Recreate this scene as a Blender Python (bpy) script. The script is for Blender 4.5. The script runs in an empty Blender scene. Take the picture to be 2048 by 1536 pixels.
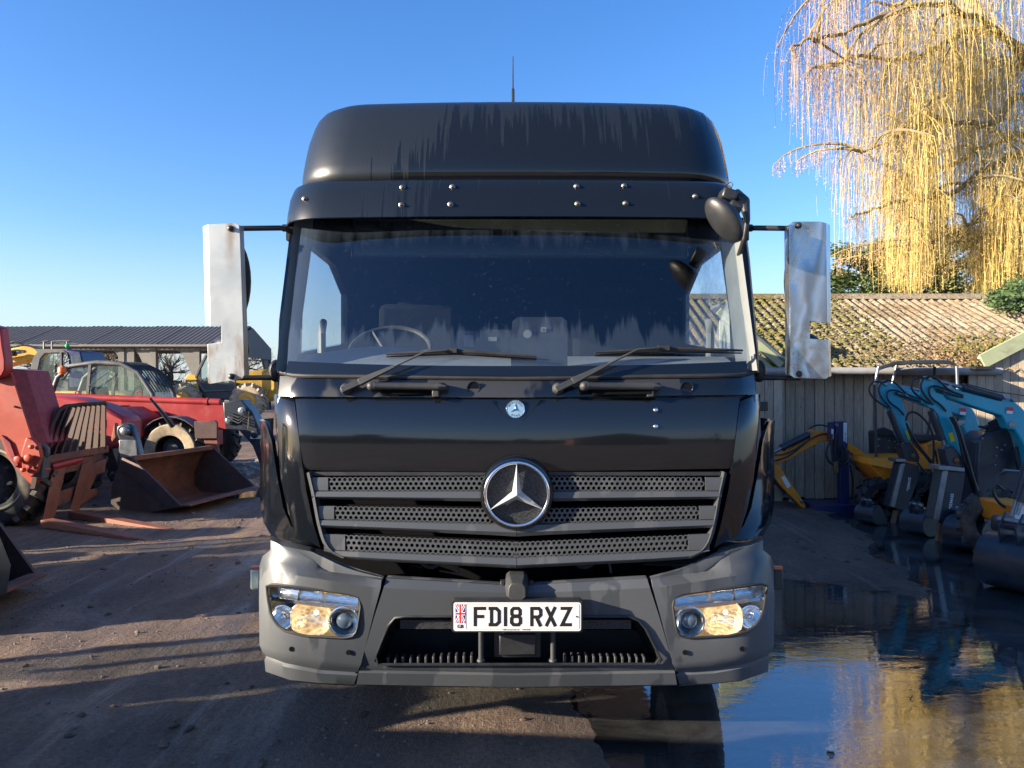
import bpy, bmesh, math, random
from mathutils import Vector, Matrix, noise
random.seed(7)
R = math.radians
C = bpy.context.scene.collection
SC = bpy.context.scene
H = 1.6            # eye height
F = 1540.0         # focal length in photograph pixels (2048 wide)

# ---------------------------------------------------------------- camera
cam = bpy.data.cameras.new('camera'); co = bpy.data.objects.new('camera', cam); C.objects.link(co)
co.location = (0, 0, H); co.rotation_euler = (R(90), 0, 0)
cam.sensor_width = 36; cam.lens = 36 * F / 2048.0; cam.clip_end = 3000; cam.clip_start = .05
SC.camera = co

# ---------------------------------------------------------------- sky and sun
SUN_D = Vector((.908, .330, -.262)).normalized()      # direction the light travels
elev = math.asin(-SUN_D.z); azim = math.atan2(-SUN_D.x, -SUN_D.y)
w = bpy.data.worlds.new('World'); SC.world = w; w.use_nodes = True
nt = w.node_tree; bg = nt.nodes['Background']
sky = nt.nodes.new('ShaderNodeTexSky'); sky.sky_type = 'NISHITA'; sky.sun_disc = False
sky.sun_elevation = elev; sky.sun_rotation = azim
sky.air_density = 1.0; sky.dust_density = .6; sky.ozone_density = 2.2
tc = nt.nodes.new('ShaderNodeTexCoord'); sxy = nt.nodes.new('ShaderNodeSeparateXYZ'); nt.links.new(tc.outputs['Generated'], sxy.inputs[0])
hs_ = nt.nodes.new('ShaderNodeHueSaturation'); hs_.inputs['Saturation'].default_value = 1.28; hs_.inputs['Value'].default_value = 1.02; nt.links.new(sky.outputs[0], hs_.inputs['Color'])
tn = nt.nodes.new('ShaderNodeMix'); tn.data_type = 'RGBA'; tn.blend_type = 'MULTIPLY'; tn.inputs[0].default_value = 1; tn.inputs[7].default_value = (.70, .70, .88, 1); nt.links.new(hs_.outputs[0], tn.inputs[6])
hz = nt.nodes.new('ShaderNodeMapRange'); hz.inputs[1].default_value = -.02; hz.inputs[2].default_value = .18; hz.inputs[3].default_value = .8; hz.inputs[4].default_value = 0; nt.links.new(sxy.outputs[2], hz.inputs[0])
mxs = nt.nodes.new('ShaderNodeMix'); mxs.data_type = 'RGBA'; nt.links.new(hz.outputs[0], mxs.inputs[0]); nt.links.new(tn.outputs[2], mxs.inputs[6]); mxs.inputs[7].default_value = (1.9, 2.35, 2.75, 1)
nt.links.new(mxs.outputs[2], bg.inputs[0]); bg.inputs[1].default_value = .10
sl = bpy.data.lights.new('sun', 'SUN'); sl.energy = 5.0; sl.angle = R(.5); sl.color = (1, .87, .68)
so = bpy.data.objects.new('sun', sl); C.objects.link(so)
so.rotation_euler = (-SUN_D).to_track_quat('Z', 'Y').to_euler(); so.location = (-20, -5, 12)
SC.view_settings.view_transform = 'Standard'; SC.view_settings.look = 'None'
SC.view_settings.exposure = 1.8; SC.view_settings.gamma = 1
try: SC.view_settings.use_curve_mapping = False
except Exception: pass

# ---------------------------------------------------------------- helpers
def P(px, py, Y):                       # photograph pixel at distance Y -> point in the place
    return Vector(((px - 1024) / F * Y, Y, H - (py - 768) / F * Y))

def lerp(a, b, t): return a + (b - a) * t
def interp(tab, v):
    if v <= tab[0][0]: return tab[0][1]
    for (a, fa), (b, fb) in zip(tab, tab[1:]):
        if v <= b: return fa + (fb - fa) * (v - a) / (b - a)
    return tab[-1][1]

class MB:
    def __init__(s): s.v = []; s.f = []
    def add(s, vs, fs):
        n = len(s.v); s.v += [Vector(q) for q in vs]; s.f += [tuple(i + n for i in f) for f in fs]; return s
    def box(s, c, d, rz=0, ry=0, rx=0):
        m = Matrix.Translation(c) @ Matrix.Rotation(rz, 4, 'Z') @ Matrix.Rotation(ry, 4, 'Y') @ Matrix.Rotation(rx, 4, 'X')
        vs = [m @ Vector((x * d[0] / 2, y * d[1] / 2, z * d[2] / 2)) for x in (-1, 1) for y in (-1, 1) for z in (-1, 1)]
        return s.add(vs, [(0, 1, 3, 2), (4, 6, 7, 5), (0, 4, 5, 1), (2, 3, 7, 6), (0, 2, 6, 4), (1, 5, 7, 3)])
    def bx(s, x0, x1, y0, y1, z0, z1):
        return s.box(((x0 + x1) / 2, (y0 + y1) / 2, (z0 + z1) / 2), (abs(x1 - x0), abs(y1 - y0), abs(z1 - z0)))
    def beam(s, a, b, w, h, up=Vector((0, 0, 1)), w2=None, h2=None):
        a = Vector(a); b = Vector(b); d = (b - a).normalized(); sd = d.cross(up)
        if sd.length < 1e-4: sd = d.cross(Vector((0, 1, 0)))
        sd.normalize(); u = sd.cross(d); w2 = w if w2 is None else w2; h2 = h if h2 is None else h2
        vs = [a + sd * i * w / 2 + u * j * h / 2 for i, j in ((-1, -1), (1, -1), (1, 1), (-1, 1))]
        vs += [b + sd * i * w2 / 2 + u * j * h2 / 2 for i, j in ((-1, -1), (1, -1), (1, 1), (-1, 1))]
        return s.add(vs, [(3, 2, 1, 0), (4, 5, 6, 7), (0, 1, 5, 4), (1, 2, 6, 5), (2, 3, 7, 6), (3, 0, 4, 7)])
    def tube(s, pts, r, n=8, cap=True, closed=False):
        pts = [Vector(q) for q in pts]; k = len(pts); rs = r if isinstance(r, (list, tuple)) else [r] * k
        rings = []; ref = None
        for i, q in enumerate(pts):
            if closed: d = pts[(i + 1) % k] - pts[i - 1]
            else: d = pts[min(i + 1, k - 1)] - pts[max(i - 1, 0)]
            if d.length < 1e-7: d = Vector((0, 0, 1))
            d.normalize()
            if ref is None:
                ref = Vector((0, 0, 1)) if abs(d.z) < .9 else Vector((0, 1, 0))
            a = d.cross(ref)
            if a.length < 1e-4: a = d.cross(Vector((1, 0, 0)))
            a.normalize(); b = d.cross(a).normalized(); ref = -b if False else a.cross(d)
            rings.append([q + (a * math.cos(t) + b * math.sin(t)) * rs[i] for t in [2 * math.pi * j / n for j in range(n)]])
        vs = [v for ring in rings for v in ring]; fs = []
        for i in range(k if closed else k - 1):
            i2 = (i + 1) % k
            for j in range(n): fs.append((i * n + j, i * n + (j + 1) % n, i2 * n + (j + 1) % n, i2 * n + j))
        if cap and not closed: fs += [tuple(range(n))[::-1], tuple((k - 1) * n + j for j in range(n))]
        return s.add(vs, fs)
    def lathe(s, c, axis, prof, n=24, caps=True):          # prof: (distance along axis, radius)
        ax = Vector(axis).normalized(); a = ax.orthogonal().normalized(); b = ax.cross(a); c = Vector(c)
        vs = []; fs = []; k = len(prof)
        for t, r in prof:
            vs += [c + ax * t + (a * math.cos(2 * math.pi * j / n) + b * math.sin(2 * math.pi * j / n)) * r for j in range(n)]
        for i in range(k - 1):
            for j in range(n): fs.append((i * n + j, i * n + (j + 1) % n, (i + 1) * n + (j + 1) % n, (i + 1) * n + j))
        if caps: fs += [tuple(range(n))[::-1], tuple((k - 1) * n + j for j in range(n))]
        return s.add(vs, fs)
    def slab(s, pts, Y, th):            # outline of (px,py[,Y]) given its distance, th deep away from the camera
        q = [P(p[0], p[1], p[2] if len(p) > 2 else Y) for p in pts]
        return s.prism(q, Vector((0, th, 0)))
    def prism(s, q, ext):
        q = [Vector(p) for p in q]; k = len(q)
        vs = q + [p + ext for p in q]
        fs = [tuple(range(k))[::-1], tuple(range(k, 2 * k))] + [(i, (i + 1) % k, k + (i + 1) % k, k + i) for i in range(k)]
        return s.add(vs, fs)
    def grid(s, rows, wrap=False):
        n = len(rows[0]); vs = [v for r in rows for v in r]; fs = []
        for i in range(len(rows) - 1):
            for j in range(n if wrap else n - 1):
                fs.append((i * n + j, i * n + (j + 1) % n, (i + 1) * n + (j + 1) % n, (i + 1) * n + j))
        return s.add(vs, fs)
    def shell(s, rows, ext):            # closed sheet: rows of points, thickness by vector or function
        n = len(rows[0]); m = len(rows); e = ext if callable(ext) else (lambda v: v + Vector(ext))
        A = [v for r in rows for v in r]; B = [e(v) for v in A]; N = n * m; fs = []
        for i in range(m - 1):
            for j in range(n - 1):
                a, b, c, d = i * n + j, i * n + j + 1, (i + 1) * n + j + 1, (i + 1) * n + j
                fs += [(a, b, c, d), (N + d, N + c, N + b, N + a)]
        ring = list(range(n)) + [i * n + n - 1 for i in range(1, m)] + [(m - 1) * n + j for j in range(n - 2, -1, -1)] + [i * n for i in range(m - 2, 0, -1)]
        for a, b in zip(ring, ring[1:] + ring[:1]): fs.append((b, a, N + a, N + b))
        return s.add(A + B, fs)
    def ball(s, c, r, n=12, m=8, rot=None):
        c = Vector(c); r = r if hasattr(r, '__len__') else (r, r, r); rot = rot or Matrix.Identity(3); vs = []; fs = []
        for i in range(m + 1):
            t = math.pi * i / m
            for j in range(n):
                u = 2 * math.pi * j / n
                vs.append(c + rot @ Vector((math.sin(t) * math.cos(u) * r[0], math.sin(t) * math.sin(u) * r[1], math.cos(t) * r[2])))
        for i in range(m):
            for j in range(n): fs.append((i * n + j, (i + 1) * n + j, (i + 1) * n + (j + 1) % n, i * n + (j + 1) % n))
        return s.add(vs, fs)
    def mesh(s, name, smooth=True, ang=38, fix=True):
        me = bpy.data.meshes.new(name); me.from_pydata([tuple(v) for v in s.v], [], s.f)
        if fix:
            bm = bmesh.new(); bm.from_mesh(me)
            bmesh.ops.remove_doubles(bm, verts=bm.verts, dist=1e-5)
            bmesh.ops.recalc_face_normals(bm, faces=bm.faces); bm.to_mesh(me); bm.free()
        if smooth:
            me.polygons.foreach_set('use_smooth', [True] * len(me.polygons)); me.set_sharp_from_angle(angle=R(ang))
        me.update(); return me
    def build(s, name, mt, parent=None, bevel=0, label=None, smooth=True, ang=38, fix=True, seg=2):
        o = bpy.data.objects.new(name, s.mesh(name, smooth, ang, fix)); C.objects.link(o)
        if mt: o.data.materials.append(mt)
        if bevel:
            b = o.modifiers.new('bevel', 'BEVEL'); b.width = bevel; b.segments = seg; b.limit_method = 'ANGLE'; b.angle_limit = R(32)
        if parent is not None: attach(o, parent)
        if label: o['label'] = label
        return o

def attach(o, parent):
    o.parent = parent
    m = Matrix.Translation(parent.location) @ parent.rotation_euler.to_matrix().to_4x4() if parent.type == 'EMPTY' else Matrix.Identity(4)
    o.matrix_parent_inverse = m.inverted()

def tag(o, label=None, cat=None, group=None, kind=None):
    if label: o['label'] = label
    if cat: o['category'] = cat
    if group: o['group'] = group
    if kind: o['kind'] = kind
    return o
def thing(name, label, cat, loc=(0, 0, 0), group=None):
    o = bpy.data.objects.new(name, None); C.objects.link(o); o.location = loc; o.empty_display_size = .2
    return tag(o, label, cat, group)
def dup(root, label=None, loc=None, rz=None, group=None):
    r = root.copy(); C.objects.link(r)
    if loc is not None: r.location = loc
    if rz is not None: r.rotation_euler.z = rz
    if label: r['label'] = label
    if group: r['group'] = group
    for ch in list(root.children):
        c = ch.copy(); C.objects.link(c); c.parent = r
        for g in list(ch.children):
            d = g.copy(); C.objects.link(d); d.parent = c
    return r
def cut(o, cutter):                     # carve a real opening and drop the cutter
    c = cutter.build('cutter', None); md = o.modifiers.new('cut', 'BOOLEAN'); md.object = c; md.solver = 'EXACT'; md.operation = 'DIFFERENCE'
    bv = [m for m in o.modifiers if m.type == 'BEVEL']
    par = (bv[0].width, bv[0].segments) if bv else None
    for m in bv: o.modifiers.remove(m)
    dg = bpy.context.evaluated_depsgraph_get(); dg.update()
    me = bpy.data.meshes.new_from_object(o.evaluated_get(dg)); o.modifiers.clear(); o.data = me
    me.polygons.foreach_set('use_smooth', [True] * len(me.polygons)); me.set_sharp_from_angle(angle=R(38))
    bpy.data.objects.remove(c)
    if par:
        b = o.modifiers.new('bevel', 'BEVEL'); b.width = par[0]; b.segments = par[1]; b.limit_method = 'ANGLE'; b.angle_limit = R(32)
def text(name, body, org, right, up, size, mt, parent, bold=0, center=False, tri=False):
    cu = bpy.data.curves.new(name, 'FONT'); cu.body = body; cu.size = 1; cu.offset = bold; cu.resolution_u = 3
    if center: cu.align_x = 'CENTER'; cu.align_y = 'CENTER'
    t = bpy.data.objects.new('t', cu); C.objects.link(t)
    dg = bpy.context.evaluated_depsgraph_get(); dg.update()
    me = bpy.data.meshes.new_from_object(t.evaluated_get(dg)); bpy.data.objects.remove(t)
    r = Vector(right).normalized(); u = Vector(up).normalized(); o_ = Vector(org)
    for v in me.vertices: v.co = o_ + r * v.co.x * size + u * v.co.y * size
    o = bpy.data.objects.new(name, me); C.objects.link(o); me.materials.append(mt); attach(o, parent); return o

# ---------------------------------------------------------------- materials
def newmat(name):
    m = bpy.data.materials.new(name); m.use_nodes = True; return m, m.node_tree, m.node_tree.nodes['Principled BSDF']
def L(nt, a, b): nt.links.new(a, b)
def coords(nt, scale=(1, 1, 1), rot=(0, 0, 0)):
    t = nt.nodes.new('ShaderNodeTexCoord'); mp = nt.nodes.new('ShaderNodeMapping')
    mp.inputs['Scale'].default_value = scale; mp.inputs['Rotation'].default_value = rot
    L(nt, t.outputs['Object'], mp.inputs['Vector']); return mp.outputs[0]
def tex(nt, vec, scale, detail=4, rough=.6, dist=0):
    n = nt.nodes.new('ShaderNodeTexNoise'); n.inputs['Scale'].default_value = scale; n.inputs['Detail'].default_value = detail
    n.inputs['Roughness'].default_value = rough; n.inputs['Distortion'].default_value = dist
    L(nt, vec, n.inputs['Vector']); return n.outputs[0]
def ramp(nt, fac, *stops):
    r = nt.nodes.new('ShaderNodeValToRGB'); e = r.color_ramp.elements
    while len(e) < len(stops): e.new(.5)
    for el, (p, c) in zip(e, stops):
        el.position = p; el.color = (*(c if hasattr(c, '__len__') else (c, c, c)), 1)
    L(nt, fac, r.inputs[0]); return r.outputs[0]
def mixc(nt, fac, a, b):
    m = nt.nodes.new('ShaderNodeMix'); m.data_type = 'RGBA'
    if hasattr(fac, 'links'): L(nt, fac, m.inputs[0])
    else: m.inputs[0].default_value = fac
    for s, v in ((m.inputs[6], a), (m.inputs[7], b)):
        if hasattr(v, 'links'): L(nt, v, s)
        else: s.default_value = (*v, 1)
    return m.outputs[2]
def maths(nt, op, a, b=None, c=None):
    m = nt.nodes.new('ShaderNodeMath'); m.operation = op
    for i, v in enumerate((a, b, c)):
        if v is None: continue
        if hasattr(v, 'links'): L(nt, v, m.inputs[i])
        else: m.inputs[i].default_value = v
    return m.outputs[0]
def bump(nt, h, strength=.3, dist=.01):
    b = nt.nodes.new('ShaderNodeBump'); b.inputs['Strength'].default_value = strength; b.inputs['Distance'].default_value = dist
    L(nt, h, b.inputs['Height']); return b.outputs[0]
def pbr(name, col, rough=.5, metal=0, var=.25, vs=6, bmp=.15, bs=60, dirt=None, dirt_s=3, dirt_lo=.5, dirt_hi=.7, coat=0, stretch=(1, 1, 1), spec=.5, bd=.003, rvar=.12):
    m, nt, b = newmat(name); vec = coords(nt, stretch)
    n1 = tex(nt, vec, vs, 6, .65)
    dark = tuple(c * (1 - var) for c in col); lite = tuple(min(1, c * (1 + var)) for c in col)
    c = mixc(nt, ramp(nt, n1, (.3, 0), (.7, 1)), dark, lite)
    r = maths(nt, 'MULTIPLY_ADD', n1, rvar * 2, rough - rvar)
    if dirt:
        n2 = tex(nt, vec, dirt_s, 8, .7, .3); msk = ramp(nt, n2, (dirt_lo, 0), (dirt_hi, 1))
        c = mixc(nt, msk, c, dirt); r = mixf(nt, msk, r, .85)
    L(nt, c, b.inputs['Base Color']); L(nt, r, b.inputs['Roughness']); b.inputs['Metallic'].default_value = metal
    b.inputs['Specular IOR Level'].default_value = spec
    if coat: b.inputs['Coat Weight'].default_value = coat; b.inputs['Coat Roughness'].default_value = .04
    if bmp: L(nt, bump(nt, tex(nt, vec, bs, 5, .6), bmp, bd), b.inputs['Normal'])
    return m
def mixf(nt, fac, a, b):
    m = nt.nodes.new('ShaderNodeMix'); m.data_type = 'FLOAT'
    L(nt, fac, m.inputs[0])
    for s, v in ((m.inputs[2], a), (m.inputs[3], b)):
        if hasattr(v, 'links'): L(nt, v, s)
        else: s.default_value = v
    return m.outputs[0]
def glass(name, tint=(.8, .85, .85), refl=1.5, film=0, film_col=(.5, .55, .6)):
    m, nt, b = newmat(name); nt.nodes.remove(b); out = nt.nodes['Material Output']
    tr = nt.nodes.new('ShaderNodeBsdfTransparent'); tr.inputs[0].default_value = (*tint, 1)
    gl = nt.nodes.new('ShaderNodeBsdfGlossy'); gl.inputs['Roughness'].default_value = .015
    fr = nt.nodes.new('ShaderNodeFresnel'); fr.inputs[0].default_value = refl
    mx = nt.nodes.new('ShaderNodeMixShader'); L(nt, maths(nt, 'MINIMUM', fr.outputs[0], .15), mx.inputs[0]); L(nt, tr.outputs[0], mx.inputs[1]); L(nt, gl.outputs[0], mx.inputs[2])
    last = mx.outputs[0]
    if film:
        df = nt.nodes.new('ShaderNodeBsdfDiffuse'); df.inputs[0].default_value = (*film_col, 1)
        vec = coords(nt, (1, 1, .35)); n = tex(nt, vec, 5, 6, .7, .4)
        fac = maths(nt, 'MULTIPLY', ramp(nt, n, (.3, .3), (.7, 1)), film)
        m2 = nt.nodes.new('ShaderNodeMixShader'); L(nt, fac, m2.inputs[0]); L(nt, last, m2.inputs[1]); L(nt, df.outputs[0], m2.inputs[2]); last = m2.outputs[0]
    L(nt, last, out.inputs[0]); return m
# ---------------------------------------------------------------- shared materials
M = {}
def paint_streaks(name, zlo, zhi, amt=1.0):
    m, nt, b = newmat(name)
    t = nt.nodes.new('ShaderNodeTexCoord'); sx = nt.nodes.new('ShaderNodeSeparateXYZ'); L(nt, t.outputs['Object'], sx.inputs[0])
    mp = nt.nodes.new('ShaderNodeMapping'); mp.inputs['Scale'].default_value = (30, 1.0, .8); L(nt, t.outputs['Object'], mp.inputs['Vector'])
    n = tex(nt, mp.outputs[0], 1.6, 3, .6)
    mr = nt.nodes.new('ShaderNodeMapRange'); mr.inputs[1].default_value = zlo; mr.inputs[2].default_value = zhi; L(nt, sx.outputs[2], mr.inputs[0])
    mx = nt.nodes.new('ShaderNodeMapRange'); mx.inputs[1].default_value = -.25; mx.inputs[2].default_value = -.85; mx.inputs[3].default_value = 0; mx.inputs[4].default_value = .75; L(nt, sx.outputs[0], mx.inputs[0])
    g = maths(nt, 'ADD', maths(nt, 'MULTIPLY', mr.outputs[0], .62), mx.outputs[0])
    v = maths(nt, 'SUBTRACT', maths(nt, 'ADD', g, maths(nt, 'MULTIPLY_ADD', n, 1.5, -.25)), .80)
    k = ramp(nt, v, (.11, 0), (.18, 1))
    sp = tex(nt, t.outputs['Object'], 60, 2, .5); sp = ramp(nt, sp, (.72, 0), (.76, 1))
    k = maths(nt, 'MULTIPLY', maths(nt, 'MAXIMUM', k, maths(nt, 'MULTIPLY', sp, .6)), amt)
    L(nt, mixc(nt, k, (.006, .008, .011), (.009, .0125, .017)), b.inputs['Base Color'])
    L(nt, mixf(nt, k, .07, .37), b.inputs['Roughness']); b.inputs['Specular IOR Level'].default_value = .5
    return m
def black_paint(name, lo=.72, hi=.73, base=.09):
    m, nt, b = newmat(name); v = coords(nt, (1, 1, .6))
    n = tex(nt, v, 3.2, 4, .45, .5); k = ramp(nt, n, (lo, 0), (hi, 1))
    sp = ramp(nt, tex(nt, v, 110, 1, .5), (.76, 0), (.79, 1)); k2 = maths(nt, 'MAXIMUM', k, maths(nt, 'MULTIPLY', sp, .5))
    L(nt, mixc(nt, k2, (.005, .0065, .009), (.022, .022, .022)), b.inputs['Base Color'])
    L(nt, mixf(nt, k2, base, .45), b.inputs['Roughness'])
    nn = tex(nt, v, 2.2, 2, .4); L(nt, bump(nt, nn, .06, .02), b.inputs['Normal'])
    b.inputs['Coat Weight'].default_value = .4; b.inputs['Coat Roughness'].default_value = .03
    return m
def wet_plastic(name, dry, wet, lo=.5, sc=2.0):
    m, nt, b = newmat(name); v = coords(nt, (2.4, 1.6, .7))
    n = tex(nt, v, sc, 5, .45, .35); k = ramp(nt, n, (lo, 0), (lo + .012, 1))
    g = tex(nt, coords(nt), 30, 5, .6)
    d2 = tuple(c * .82 for c in dry)
    L(nt, mixc(nt, k, wet, mixc(nt, g, d2, dry)), b.inputs['Base Color']); L(nt, mixf(nt, maths(nt, 'SUBTRACT', 1, k), .58, .33) if False else mixf(nt, k, .36, .58), b.inputs['Roughness'])
    L(nt, bump(nt, tex(nt, coords(nt), 420, 2, .5), .12, .001), b.inputs['Normal']); return m
M['roof'] = paint_streaks('roof_paint', 2.62, 3.12)
M['visor'] = paint_streaks('visor_plastic', 2.25, 3.1, .7)
M['paint'] = black_paint('black_paint')
M['cowl'] = black_paint('cowl_paint', .50, .52, .14)
M['bumper'] = wet_plastic('bumper_plastic', (.072, .077, .084), (.047, .052, .058), .50, 2.6)
M['grille'] = wet_plastic('grille_plastic', (.066, .070, .076), (.052, .056, .061), .6, 3)
M['rub'] = pbr('black_rubber', (.014, .014, .015), .62, var=.4, vs=12, bmp=.2, bs=90)
M['blk'] = pbr('black_plastic', (.018, .019, .021), .42, var=.35, vs=14, bmp=.1, bs=200, bd=.001)
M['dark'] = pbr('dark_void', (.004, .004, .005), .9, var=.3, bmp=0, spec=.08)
M['hand'] = pbr('grey_handle_plastic', (.032, .033, .034), .55, var=.2, vs=20, bmp=.08, bs=300, bd=.001)
M['chrome'] = pbr('chrome', (.82, .84, .86), .07, 1, var=.04, vs=3, bmp=0, rvar=.03)
M['star'] = pbr('star_chrome', (.86, .88, .9), .30, .75, var=.03, bmp=0)
M['refl'] = pbr('lamp_reflector', (.85, .87, .88), .16, 1, var=.05, vs=6, bmp=.35, bs=45, bd=.004, rvar=.05)
def misted():
    m, nt, b = newmat('misted_side_glass'); nt.nodes.remove(b); out = nt.nodes['Material Output']
    tr = nt.nodes.new('ShaderNodeBsdfTransparent'); df = nt.nodes.new('ShaderNodeBsdfDiffuse'); df.inputs[0].default_value = (.62, .66, .70, 1); tl = nt.nodes.new('ShaderNodeBsdfTranslucent'); tl.inputs[0].default_value = (.75, .78, .8, 1)
    n = tex(nt, coords(nt, (1, 1, .35)), 55, 4, .7); n2 = tex(nt, coords(nt), 3, 3, .6)
    f = maths(nt, 'ADD', maths(nt, 'MULTIPLY', ramp(nt, n, (.4, 0), (.62, 1)), .18), maths(nt, 'MULTIPLY', ramp(nt, n2, (.35, 0), (.65, 1)), .22))
    a = nt.nodes.new('ShaderNodeMixShader'); L(nt, df.outputs[0], a.inputs[1]); L(nt, tl.outputs[0], a.inputs[2])
    m2 = nt.nodes.new('ShaderNodeMixShader'); L(nt, f, m2.inputs[0]); L(nt, tr.outputs[0], m2.inputs[1]); L(nt, a.outputs[0], m2.inputs[2]); L(nt, m2.outputs[0], out.inputs[0]); return m
M['mist'] = misted()
M['bolt'] = pbr('bolt_steel', (.26, .24, .21), .42, 1, var=.3, vs=40, bmp=.1, bs=200)
M['guardL'] = pbr('dull_stainless', (.36, .385, .385), .40, .45, var=.16, vs=5, bmp=.05, bs=7, dirt=(.27, .22, .16), dirt_s=4.5, dirt_lo=.58, dirt_hi=.75, bd=.01)
def guard_left():
    m, nt, b = newmat('dull_stainless'); v = coords(nt); sx = nt.nodes.new('ShaderNodeSeparateXYZ'); L(nt, v, sx.inputs[0])
    n = tex(nt, v, 5, 6, .6, .6); c = mixc(nt, ramp(nt, n, (.3, 0), (.7, 1)), (.32, .345, .345), (.42, .44, .44))
    d = maths(nt, 'ABSOLUTE', maths(nt, 'ADD', sx.outputs[0], 1.309)); w_ = maths(nt, 'MULTIPLY', tex(nt, v, 14, 4, .6), .055); k1 = nt.nodes.new('ShaderNodeMapRange'); L(nt, d, k1.inputs[0]); L(nt, w_, k1.inputs[1]); k1.inputs[2].default_value = .004; k1.inputs[3].default_value = 0; k1.inputs[4].default_value = 1
    kz = nt.nodes.new('ShaderNodeMapRange'); L(nt, sx.outputs[2], kz.inputs[0]); kz.inputs[1].default_value = 2.10; kz.inputs[2].default_value = 2.33
    st = maths(nt, 'MULTIPLY', maths(nt, 'MULTIPLY', k1.outputs[0], kz.outputs[0]), .75); c = mixc(nt, st, c, (.20, .11, .04))
    lo = nt.nodes.new('ShaderNodeMapRange'); L(nt, sx.outputs[2], lo.inputs[0]); lo.inputs[1].default_value = 1.92; lo.inputs[2].default_value = 1.70
    gr = maths(nt, 'MULTIPLY', lo.outputs[0], ramp(nt, tex(nt, coords(nt, (3, 1, 1)), 5, 6, .7, 1), (.45, 0), (.62, .8))); c = mixc(nt, gr, c, (.22, .17, .12))
    L(nt, c, b.inputs['Base Color']); b.inputs['Metallic'].default_value = .45; L(nt, maths(nt, 'MULTIPLY_ADD', n, .3, .28), b.inputs['Roughness'])
    L(nt, bump(nt, tex(nt, v, 4, 3, .5), .12, .02), b.inputs['Normal']); return m
M['guardL'] = guard_left()
def polished():
    m, nt, b = newmat('polished_stainless'); v = coords(nt, (1, 1, .45))
    wv = nt.nodes.new('ShaderNodeTexWave'); wv.inputs['Scale'].default_value = 3.2; wv.inputs['Distortion'].default_value = 14; wv.inputs['Detail'].default_value = 3; wv.inputs['Detail Scale'].default_value = 1.2
    L(nt, v, wv.inputs['Vector']); n = tex(nt, v, 5, 5, .6, 1.5)
    L(nt, mixc(nt, maths(nt, 'MULTIPLY', wv.outputs[1], n), (.50, .53, .56), (.20, .19, .18)), b.inputs['Base Color'])
    b.inputs['Metallic'].default_value = .9; L(nt, maths(nt, 'MULTIPLY_ADD', n, .3, .12), b.inputs['Roughness'])
    L(nt, bump(nt, maths(nt, 'ADD', wv.outputs[1], n), .22, .02), b.inputs['Normal']); return m
M['guardR'] = polished()
M['white'] = pbr('plate_white', (.60, .60, .59), .3, var=.03, bmp=0)
M['ink'] = pbr('black_ink', (.01, .01, .01), .4, var=0, bmp=0)
M['flagb'] = pbr('flag_blue', (.01, .025, .16), .4, var=0, bmp=0)
M['flagw'] = pbr('flag_white', (.75, .75, .74), .4, var=0, bmp=0)
M['flagr'] = pbr('flag_red', (.6, .01, .02), .4, var=0, bmp=0)
M['trim'] = pbr('interior_grey_trim', (.10, .11, .115), .6, var=.15, vs=8, bmp=.1, bs=80)
M['dash'] = pbr('dashboard_grey', (.17, .19, .21), .6, var=.15, vs=8, bmp=.1, bs=80)
M['cabin'] = pbr('dark_cab_lining', (.006, .007, .009), .95, var=.2, bmp=0, spec=.1)
M['shade'] = pbr('tinted_sunblind', (.012, .014, .012), .25, var=.2, bmp=0)
M['lensb'] = pbr('projector_glass', (.10, .13, .16), .04, .3, var=.2, bmp=0, coat=1)
M['lens'] = glass('lamp_lens', (.93, .95, .95), 1.35)
M['screen'] = None
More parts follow.
